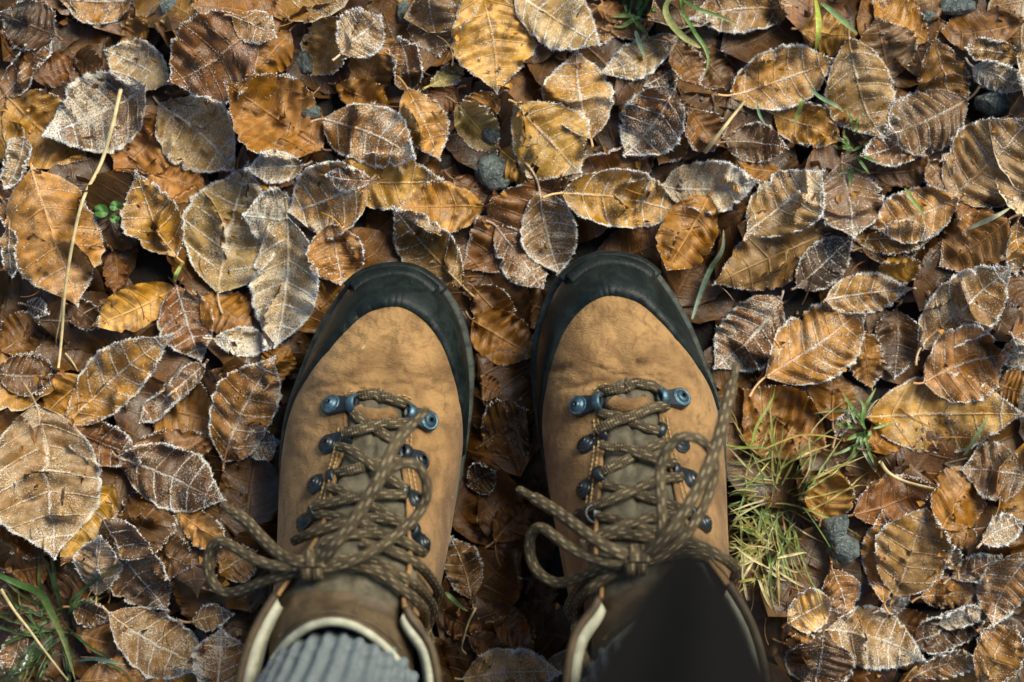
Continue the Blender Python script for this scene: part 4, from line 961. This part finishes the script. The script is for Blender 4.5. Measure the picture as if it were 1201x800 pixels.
    for off in (0, 5):
        stitches([(mx(776 + off), 490 + my), (mx(779 + off), 505 + my), (mx(784 + off), 528 + my), (mx(792 + off), 552 + my), (mx(804 + off), 596 + my)])
        stitches([(mx(702 - off), 492 + my), (mx(703 - off), 510 + my), (mx(701 - off), 540 + my), (mx(697 - off), 562 + my), (mx(693 - off), 598 + my)])
        stitches([(mx(697), 462 + my - off), (mx(705), 456 + my - off), (mx(716), 457 + my - off)]); stitches([(mx(757), 455 + my - off), (mx(766), 452 + my - off), (mx(776), 457 + my - off)])
    so = link('stitching', A.mesh('stitching', M['thread']), root); so.data.transform(__import__('mathutils').Matrix.Translation(Vector(-org))); so['kind'] = 'stuff'
    # stitched lip at the front of the tongue
    lip = np.array([px_ray(bvh, mx(x), y + my)[0] for x, y in ((717, 470), (722, 474), (732, 476), (744, 475), (756, 473), (761, 468))]) + [0, 0, .0022]
    v, f, uv = tube(spline(lip, 5), .0040, .0022, 10); part('tongue_lip', v, f, 'leather', tongue, uv)
    return root, S, T

boot_r, SR, TR = build_boot(False, 'tan leather hiking boot with untied-looking bow, its opening hidden under black cloth')
boot_l, SL, TL = build_boot(True, 'tan leather hiking boot with pale collar open around a grey-blue knitted sock')

# ---------------------------------------------------------------- the wearer: socks, trousers and the jacket corner hanging in front of the lens
person = link('person', None, loc=(0, -.25, SOLE_Z + .02)); tag(person, 'person seen from above in grey-blue knitted socks and black clothes standing in the boots', 'person')
po = np.array([0, -.25, SOLE_Z + .02])
def ppart(name, V, F, m, uv=None): return link(name, new_mesh(name, np.asarray(V).reshape(-1, 3) - po, F, M[m], uv), person)
LEGS = []
for S, T, knee_dx in ((SL, TL, -.004), (SR, TR, .004)):
    rim = T[-1][12]; cx = S.ccol[0]; cy = rim[1] - .0565; th = np.arange(264) / 264 * 2 * np.pi; zs = np.linspace(.09, .43, 90)
    rib = .0012 * np.sign(np.cos(34 * th)) * np.abs(np.cos(34 * th)) ** .6
    ax = np.stack([cx + (zs - .2) * knee_dx / .2, cy - np.maximum(0, zs - .19) * .16, zs], 1)
    grow = np.interp(zs, [.09, .15, .22, .43], [.96, .98, 1.02, 1.16])
    bag = .0006 * np.sin(zs * 190 + 2 * np.sin(zs * 60))[:, None] * (1 + .5 * np.sin(th * 2))[None]
    rx = .0450 * grow[:, None] + rib[None] + bag; ry = .0500 * grow[:, None] + rib[None] + bag
    V = np.stack([ax[:, None, 0] + rx * np.cos(th), ax[:, None, 1] + ry * np.sin(th), np.repeat(zs[:, None], 264, 1)], -1)
    uv = np.stack([np.repeat(zs[:, None] * 100, 264, 1), np.repeat((th / (2 * np.pi))[None], 90, 0)], -1).reshape(-1, 2)
    ppart('sock', V, grid_faces(90, 264, wrap_v=True), 'knit', uv); LEGS.append(ax[-1])
me = bpy.data.meshes.new('trousers'); (lx, ly, lz), (qx, qy, qz) = LEGS
vs = [(0, -.37, .95), (-.085, -.36, .88), (-.10, -.335, .72), (-.098, -.275, .54), (lx, ly - .004, .45), (lx, ly + .006, .385), (.085, -.36, .88), (.10, -.335, .72), (.10, -.275, .54), (qx, qy - .004, .45), (qx, qy + .006, .385), (0, -.38, 1.05)]
me.from_pydata([tuple(np.array(v) - po) for v in vs], [(0, 1), (1, 2), (2, 3), (3, 4), (4, 5), (0, 6), (6, 7), (7, 8), (8, 9), (9, 10), (0, 11)], []); me.materials.append(M['trouser'])
tro = link('trousers', me, person); tro.modifiers.new('skin', 'SKIN').use_smooth_shade = True; tro.modifiers.new('sub', 'SUBSURF').levels = 2; tro.modifiers['sub'].render_levels = 2
for v, rr in zip(me.skin_vertices[0].data, (.13, .10, .088, .074, .068, .064, .10, .088, .074, .068, .064, .14)): v.radius = (rr, rr)
me.skin_vertices[0].data[0].use_root = True
# jacket body and its hanging front corner
rows = []
for z, rx, ry in ((.84, .20, .14), (.86, .205, .145), (.95, .195, .14), (1.10, .185, .13), (1.25, .195, .13), (1.36, .18, .12), (1.42, .09, .08)):
    t = np.arange(40) / 40 * 2 * np.pi; w = 1 + .03 * np.sin(t * 7 + z * 9); rows.append(np.stack([rx * np.cos(t) * w, -.40 + ry * np.sin(t) * w, np.full(40, z)], 1))
A = Acc(); g = np.array(rows); A.add(g.reshape(-1, 3), list(grid_faces(len(rows), 40, wrap_v=True)))
nr, nc = 40, 17; s = np.linspace(0, 1, nr)[:, None]; c = np.linspace(-1, 1, nc)[None, :]
zz = .84 + .13 * s; yy = 626 + 900 * s + 0 * c; hw = 900 * s * .57 + 24 * (1 - np.exp(-s * 60)); xx = 806 - 25 * s + hw * c
top = np.array([[P(xx[i, j], yy[i, j], zz[i, 0] + .006 * math.sin(c[0, j] * 5 + s[i, 0] * 3) * s[i, 0] ** .5 - .03 * c[0, j] ** 2 * s[i, 0]) for j in range(nc)] for i in range(nr)])
far = np.stack([c[0] * .13, np.full(nc, -.275), np.full(nc, .99)], 1); bl = (np.clip((s - .8) / .2, 0, 1) ** 2)[:, :, None]; top = top * (1 - bl) + far[None] * bl; bot = top - [0, 0, .0035]; f1 = grid_faces(nr, nc); sheet = np.concatenate([top.reshape(-1, 3), bot.reshape(-1, 3)]); F = [tuple(q) for q in f1] + [tuple(q[::-1] + nr * nc) for q in f1]
for i in range(nr - 1):
    for j in (0, nc - 1): F.append((i * nc + j, (i + 1) * nc + j, (i + 1) * nc + j + nr * nc, i * nc + j + nr * nc))
A.add(sheet, F)
jk = link('jacket', A.mesh('jacket', M['jacket']), person); jk.data.transform(__import__('mathutils').Matrix.Translation(Vector(-po)))
jk['label'] = 'blurred black jacket corner hanging close to the lens'

# ---------------------------------------------------------------- crumbs of broken leaf and stalk over the pile
def crumbs(n, seed):
    r = np.random.default_rng(seed); V = []; F = []; C = []; n0 = 0; pal = [COLS[k] for k in ('db', 'rb', 'br', 'orb', 'och', 'gt')]
    for i in range(n):
        x, y = r.uniform(-.33, .33), r.uniform(-.23, .23)
        if feet_mask(np.array(x), np.array(y), .008): continue
        c = np.array(pal[r.integers(len(pal))]) * r.uniform(.5, 1.2); z = float(h_at(np.array(x), np.array(y)))
        if i % 5 == 0:
            a = r.uniform(0, 6.283); L = r.uniform(.006, .022); t = np.linspace(-.5, .5, 7)[:, None]; p = np.array([x, y, 0]) + np.array([math.cos(a), math.sin(a), 0]) * L * t + np.array([-math.sin(a), math.cos(a), 0]) * L * r.uniform(-.8, .8) * t ** 2
            p[:, 2] = h_at(p[:, 0], p[:, 1]) + .0008; p[:, 2] = np.maximum(p[:, 2], p[:, 2].max() - .002); v, f, _ = tube(p, .0004, .0004, 5, taper=np.linspace(1, .5, 7))
        else:
            m = int(r.integers(5, 9)); th = np.sort(r.uniform(0, 6.283, m)); rad = r.uniform(.0008, .0028) * r.uniform(.5, 1.2, m); sl = r.normal(0, .5, 2)
            px_, py_ = np.cos(th) * rad, np.sin(th) * rad; v = np.stack([x + px_, y + py_, z + .0012 + px_ * sl[0] + py_ * sl[1] + abs(px_) * .4], 1); v = np.concatenate([v, [[x, y, z + .0009]]]); f = [(k, (k + 1) % m, m) for k in range(m)]
        V.append(v); F += [tuple(int(q) + n0 for q in g) for g in f]; n0 += len(v); C.append(np.tile([*c, 1.], (len(v), 1)))
    return new_mesh('leaf_crumbs', np.concatenate(V), F, M['crumb'], cols=np.concatenate(C), smooth=False)
M['crumb'] = tint_material('leaf_crumb', .6, .1)
o = link('leaf_crumbs', crumbs(520, 31)); tag(o, 'crumbs of broken leaf and stalk scattered over the frosted leaves', 'leaf litter', kind='stuff')

# ---------------------------------------------------------------- stones, straws, grass, clover
def stone(x, y, wx, wy, rot, label, seed, lift=.0):
    import bmesh
    bm = bmesh.new(); bmesh.ops.create_icosphere(bm, subdivisions=4, radius=1); r = random.Random(seed)
    sx = wx * K * 1.375 / 2; sy = wy * K * 1.375 / 2; sz = min(sx, sy) * .7
    pl = [(Vector((r.gauss(0, 1), r.gauss(0, 1), r.gauss(0, .8))).normalized(), r.uniform(.62, .9)) for _ in range(14)]
    for v in bm.verts:
        for nrm, d in pl:
            e = v.co.dot(nrm) - d
            if e > 0: v.co -= nrm * e * .85
        q = v.co; q *= 1 + .03 * math.sin(q.x * 9 + seed) * math.sin(q.y * 8) + .02 * math.sin(q.z * 17 + q.x * 13)
        v.co = Vector((q.x * sx, q.y * sy, q.z * sz))
    me = bpy.data.meshes.new('stone'); bm.to_mesh(me); bm.free(); me.materials.append(M['stone'])
    me.polygons.foreach_set('use_smooth', np.ones(len(me.polygons), bool))
    p = P(x, y, .022); o = link('stone', me, loc=(p[0], p[1], max(.006, float(np.median(h_at(np.array([p[0], p[0] + .006, p[0] - .006]), np.array([p[1]] * 3)))) - sz * .72 + lift))); o.rotation_euler = (0, 0, rot)
    tag(o, label, 'stone', 'grey-green stones among the leaves')
for i, a in enumerate([(351, 62, 24, 62, .2, 'slim pale grey-green stone beside the frost-edged orange leaf', .0), (200, 8, 30, 30, 0, 'round pale stone at the top edge beside the bowl-shaped leaf', 0.), (580, 200, 52, 46, .5, 'mottled green-grey stone below the yellow-green leaf', .002),
        (472, 10, 24, 34, 0, 'small grey stone at the top edge beside the olive-brown upright leaf', 0.), (579, 152, 26, 34, .3, 'small green-grey stone beside the round golden leaf', .0), (1176, 117, 56, 38, .1, 'blue-grey stone below the grey frosted leaf strip in the upper corner', .004),
        (980, 618, 40, 36, .7, 'smooth grey stone beside the grass tuft, upper of two', .006), (988, 642, 46, 44, .2, 'speckled grey stone beside the grass tuft, lower of two', .008), (1130, 3, 48, 26, 0, 'pale grey-green stone cut by the top edge near the arched brown leaf', .002),
        (1098, 18, 22, 26, 0, 'tiny grey stone beside the ochre leaf at the top edge', 0.), (363, 128, 26, 22, .4, 'small dark grey-green stone beside the fan-like leaf', 0.)]): stone(*a[:6], seed=i * 7 + 3, lift=a[6])

def on_pile(pts, lift): 
    """points x, y of the photograph with a height above the leaves"""
    out = []
    for q in pts:
        p = P(q[0], q[1], .035); out.append((p[0], p[1], float(h_at(np.array(p[0]), np.array(p[1]))) + lift + (q[2] if len(q) > 2 else 0)))
    a = spline(out, 12); a[:, 2] = np.maximum(a[:, 2], h_at(a[:, 0], a[:, 1]) + lift) if len(pts[0]) < 3 else a[:, 2]; b = a.copy()
    for _ in range(25): b[1:-1, 2] = b[1:-1, 2] * .4 + (b[:-2, 2] + b[2:, 2]) * .3
    b[:, 2] += max(0., float(np.quantile(a[:, 2] - b[:, 2], .97))); return b
def straw(name, pts, w, label, cat, m='straw', extra=(), taper=(1, .6)):
    p = on_pile(pts, .0035); c = p.mean(0); v, f, uv = tube(p - c, w, w * .8, 7, taper=np.linspace(taper[0], taper[1], len(p)))
    o = link(name, new_mesh(name, v, f, M[m], uv), loc=c); tag(o, label, cat)
    for e in extra:
        p2 = on_pile(e, .0012); v, f, uv = tube(p2 - c, w * .6, w * .5, 6, taper=np.linspace(1, .4, len(p2))); link('side_shoot', new_mesh('side_shoot', v, f, M[m], uv), o)
    return o
straw('straw', [(137, 102), (128, 150), (112, 200), (95, 260), (80, 330), (71, 390), (67, 432)], .00125, 'long pale dry straw lying across the leaves near the clover', 'straw', extra=([(74, 350), (66, 380), (58, 402)], [(69, 415), (78, 425), (84, 436)]))
straw('straw', [(-4, 694), (20, 728), (45, 766), (70, 806)], .0010, 'thin yellow straw crossing the dark grass near the bottom edge', 'straw')
straw('leaf_stalk', [(1034, 542), (1046, 556), (1068, 567), (1098, 574)], .0012, 'pale curved dry stalk above the big folded ribbed leaf', 'stalk')
straw('twig', [(829, 176), (845, 155), (860, 136), (877, 115)], .0013, 'short brown-grey twig under the curled golden leaf with white midrib', 'twig')
straw('leaf_stalk', [(558, 714), (550, 730), (544, 750), (541, 765), (546, 772)], .0007, 'thin hooked dry stalk between the boots near the bottom edge', 'stalk')

def blade_mesh(paths, name='grass'):
    V = []; F = []; C = []; n0 = 0
    for p, w, c in paths:
        T = np.gradient(p, axis=0); S = np.cross(T, (0, 0, 1.)); S /= np.linalg.norm(S, axis=1)[:, None] + 1e-9; n = len(p)
        wt = (w * np.sin(np.linspace(.35, np.pi * .985, n)) ** .8)[:, None]
        V.append(np.stack([p - S * wt + [0, 0, .4] * wt, p, p + S * wt + [0, 0, .4] * wt], 1).reshape(-1, 3)); F.append(grid_faces(n, 3) + n0); n0 += n * 3
        fade = np.linspace(0, 1, n)[:, None] ** 3; cc = np.array(c)[None] * (1 - fade * .5) + np.array((.34, .25, .08))[None] * fade * .5
        C.append(np.repeat(np.concatenate([cc, np.ones((n, 1))], 1), 3, 0))
    return np.concatenate(V), np.concatenate(F), np.concatenate(C)
GREENS = [(.09, .17, .035), (.13, .22, .05), (.20, .25, .055), (.34, .32, .08), (.44, .36, .12), (.50, .44, .22), (.30, .20, .05)]
def tuft(cx, cy, rx, ry, nb, lmin, lmax, label, seed, pal, up=1.0, w=.0007):
    r = np.random.default_rng(seed); paths = []
    for i in range(nb):
        a = r.uniform(0, 6.283); q = r.random() ** .6; bx = cx + math.cos(a) * rx * q; by = cy + math.sin(a) * ry * q; b = P(bx, by, .025); b[2] = float(h_at(np.array(b[0]), np.array(b[1]))) - .004
        d = a * .6 + r.uniform(0, 6.283) * .4 + r.normal(0, .5); L = r.uniform(lmin, lmax); t = np.linspace(0, 1, 15)[:, None]; dv = np.array([math.cos(d), -math.sin(d), 0]); hook = np.array([-dv[1], dv[0], 0]) * r.normal(0, .35)
        h = L * r.uniform(.35, .75) * up; p = b + dv * L * t + hook * L * t ** 2 * 1.6 + hook * L * .25 * np.sin(t * r.uniform(2, 6)) + np.array([0, 0, 1]) * h * (1.9 * t - r.uniform(1.3, 2.0) * t ** 2)
        p[:, 2] = np.maximum(p[:, 2], h_at(p[:, 0], p[:, 1]) + .0008 + .003 * (1 - t[:, 0])); inb = feet_mask(p[:, 0], p[:, 1], .003)
        if inb.any():
            if inb[0] or np.argmax(inb) < 6: continue
            p = p[:np.argmax(inb)]
        c = np.array(pal[r.integers(len(pal))]) * r.uniform(.75, 1.2); paths.append((p, w * r.uniform(.6, 1.5), c))
    V, F, C = blade_mesh(paths); c0 = P(cx, cy, .02); o = link('grass_tuft', new_mesh('grass_tuft', V - c0, F, M['blade'], cols=C), loc=c0); tag(o, label, 'grass', kind='stuff')
tuft(905, 590, 40, 62, 125, .014, .048, 'tuft of yellow and green grass against the flank of the boot under the black cloth', 5, GREENS[:4] + GREENS, 1.0, .00048)
tuft(893, 655, 26, 24, 46, .008, .022, 'pale dead grass at the base of the tuft', 6, GREENS[2:6], .6, .0006)
tuft(60, 745, 18, 30, 34, .02, .055, 'green grass with painted-in shade at the picture edge beside the thin straw', 8, [(.018, .050, .012), (.03, .07, .016), (.05, .10, .024)], .7, .0009)  # greens darkened to paint in the shade of this corner
tuft(1010, 505, 14, 24, 18, .008, .020, 'small green grass plant beside the wide golden leaf', 9, [(.12, .25, .06), (.16, .28, .08), (.22, .32, .14), (.36, .42, .26)], .9, .0009)
tuft(1002, 178, 4, 26, 13, .006, .015, 'little green shoot growing up between the upright tan leaf and the rounded dark leaf', 10, [(.05, .14, .03), (.09, .19, .05)], 1., .0009)
tuft(748, 12, 12, 8, 9, .008, .018, 'small green grass at the top edge above the pale narrow leaf', 13, [(.07, .16, .03), (.11, .22, .05)], .8, .0010)
def blade(pts, w, c, label, lift=.002):
    p = on_pile(pts, lift); c0 = p.mean(0); V, F, C = blade_mesh([(p, w, c)]); o = link('grass_blade', new_mesh('grass_blade', V - c0, F, M['blade'], cols=C), loc=c0); tag(o, label, 'grass blade', 'single green grass blades')
blade([(790, -8), (781, 8), (786, 24), (802, 40), (816, 50), (823, 54)], .0019, (.33, .36, .12), 'pale looped grass blade with a blunt tip at the top edge', .010)
blade([(796, -5), (801, 14), (815, 35), (827, 52), (832, 70), (826, 90)], .0011, (.12, .26, .06), 'bright green grass blade bending down beside the looped blade', .008)
blade([(800, 2), (820, 10), (845, 18), (866, 27)], .0011, (.07, .16, .035), 'dark green blade pointing over the two-spotted leaf', .008)
blade([(961, -6), (961, 20), (960, 42), (959, 58)], .0016, (.36, .44, .06), 'upright yellow-green blade at the top edge', .006)
blade([(966, 0), (982, 14), (996, 28), (1007, 39)], .0017, (.16, .27, .10), 'green blade with frosted centre leaning from the upright yellow-green blade', .006)
blade([(954, 101), (972, 113), (985, 121), (994, 127)], .0012, (.20, .33, .18), 'short green blade between the golden curled leaf and the upright tan leaf', .004)
blade([(943, 112), (942, 126), (936, 142)], .0014, (.30, .36, .10), 'short yellow-green blade below the golden curled leaf', .004)
blade([(890, 116), (894, 132), (902, 146)], .0008, (.16, .28, .16), 'thin frosted green blade under the golden curled leaf', .003)
blade([(748, 29), (753, 45), (760, 63)], .0014, (.24, .36, .22), 'short frosted green blade lying on the pale narrow leaf', .003)
blade([(814, 374), (824, 345), (836, 315), (849, 292), (851, 268)], .0015, (.13, .20, .14), 'blue-green grass blade beside the toe of the boot under the black cloth', .006)
blade([(1137, 268), (1152, 261), (1168, 253), (1186, 243)], .0013, (.36, .40, .28), 'pale green blade crossing the very large tan leaf base', .004)
blade([(1069, 218), (1078, 234), (1092, 256)], .0011, (.20, .30, .06), 'short green blade on the ochre frosted leaf', .003)
blade([(1142, 537), (1150, 520), (1158, 503), (1166, 488)], .0012, (.22, .32, .14), 'green blade lying on the wide golden leaf', .003)
blade([(-6, 672), (18, 682), (40, 697), (52, 722), (66, 754), (84, 800)], .0022, (.06, .13, .03), 'broad dark green blade arching over dark leaves near the bottom edge', .010)
blade([(84, 782), (105, 775), (130, 775), (148, 779)], .0012, (.16, .28, .20), 'frosted green blade pointing at the feather-veined leaf', .008)
blade([(199, 330), (204, 318), (209, 306)], .0012, (.26, .34, .08), 'tiny yellow-green blade under the bright orange folded leaf', .004)
blade([(521, 699), (532, 708), (549, 717)], .0013, (.22, .34, .14), 'small forked green blade between the boots', .004)
blade([(845, 520), (880, 525), (890, 500), (908, 470), (911, 455)], .0009, (.24, .30, .05), 'tall green blade standing in front of the broad ribbed leaf', .012)
blade([(900, 528), (940, 512), (970, 512), (990, 517)], .0006, (.46, .34, .08), 'thin yellow blade crossing the broad ribbed leaf', .010)
# clover: three leaflets on short stalks
cl = P(131, 250, .034); cl[2] = float(h_at(np.array(cl[0]), np.array(cl[1]))) + .004; root = link('clover', None, loc=cl); tag(root, 'tiny bright green clover beside the bright orange folded leaf', 'clover')
for k, (x, y, rr) in enumerate(((121, 248, 9), (137, 242, 7), (136, 257, 6))):
    q = P(x, y, cl[2]) - cl; t = np.linspace(0, 2 * np.pi, 17)[:-1]; rad = rr * K * 1.36; V = [q + [0, 0, .004]]; 
    for ring in (.5, 1.): V += [q + [math.cos(a + k * 2.1) * rad * ring * (1 - .30 * math.exp(-((a - math.pi) / .45) ** 2)) * (1.05 - .2 * math.cos(a)), math.sin(a + k * 2.1) * rad * ring * .9 * (1 - .30 * math.exp(-((a - math.pi) / .45) ** 2)), .004 + .0016 * ring * abs(math.sin(a)) + .0008 * math.sin(3 * a + k)] for a in t]
    F = [(0, 1 + i, 1 + (i + 1) % 16) for i in range(16)] + [(1 + i, 17 + i, 17 + (i + 1) % 16, 1 + (i + 1) % 16) for i in range(16)]
    link('leaflet', new_mesh('leaflet', V, F, M['blade'], cols=np.array([(.16, .30, .10, 1)] + [(.09, .23, .05, 1)] * 16 + [(.045, .14, .028, 1)] * 16)), root)
    v, f, uv = tube(np.array([[0, 0, -.002], q * .5 + [0, 0, .002], q + [0, 0, .0038]]), .0005, .0005, 5); link('stalk', new_mesh('stalk', v, f, M['blade'], uv, cols=np.tile((.14, .24, .06, 1), (len(v), 1))), root)
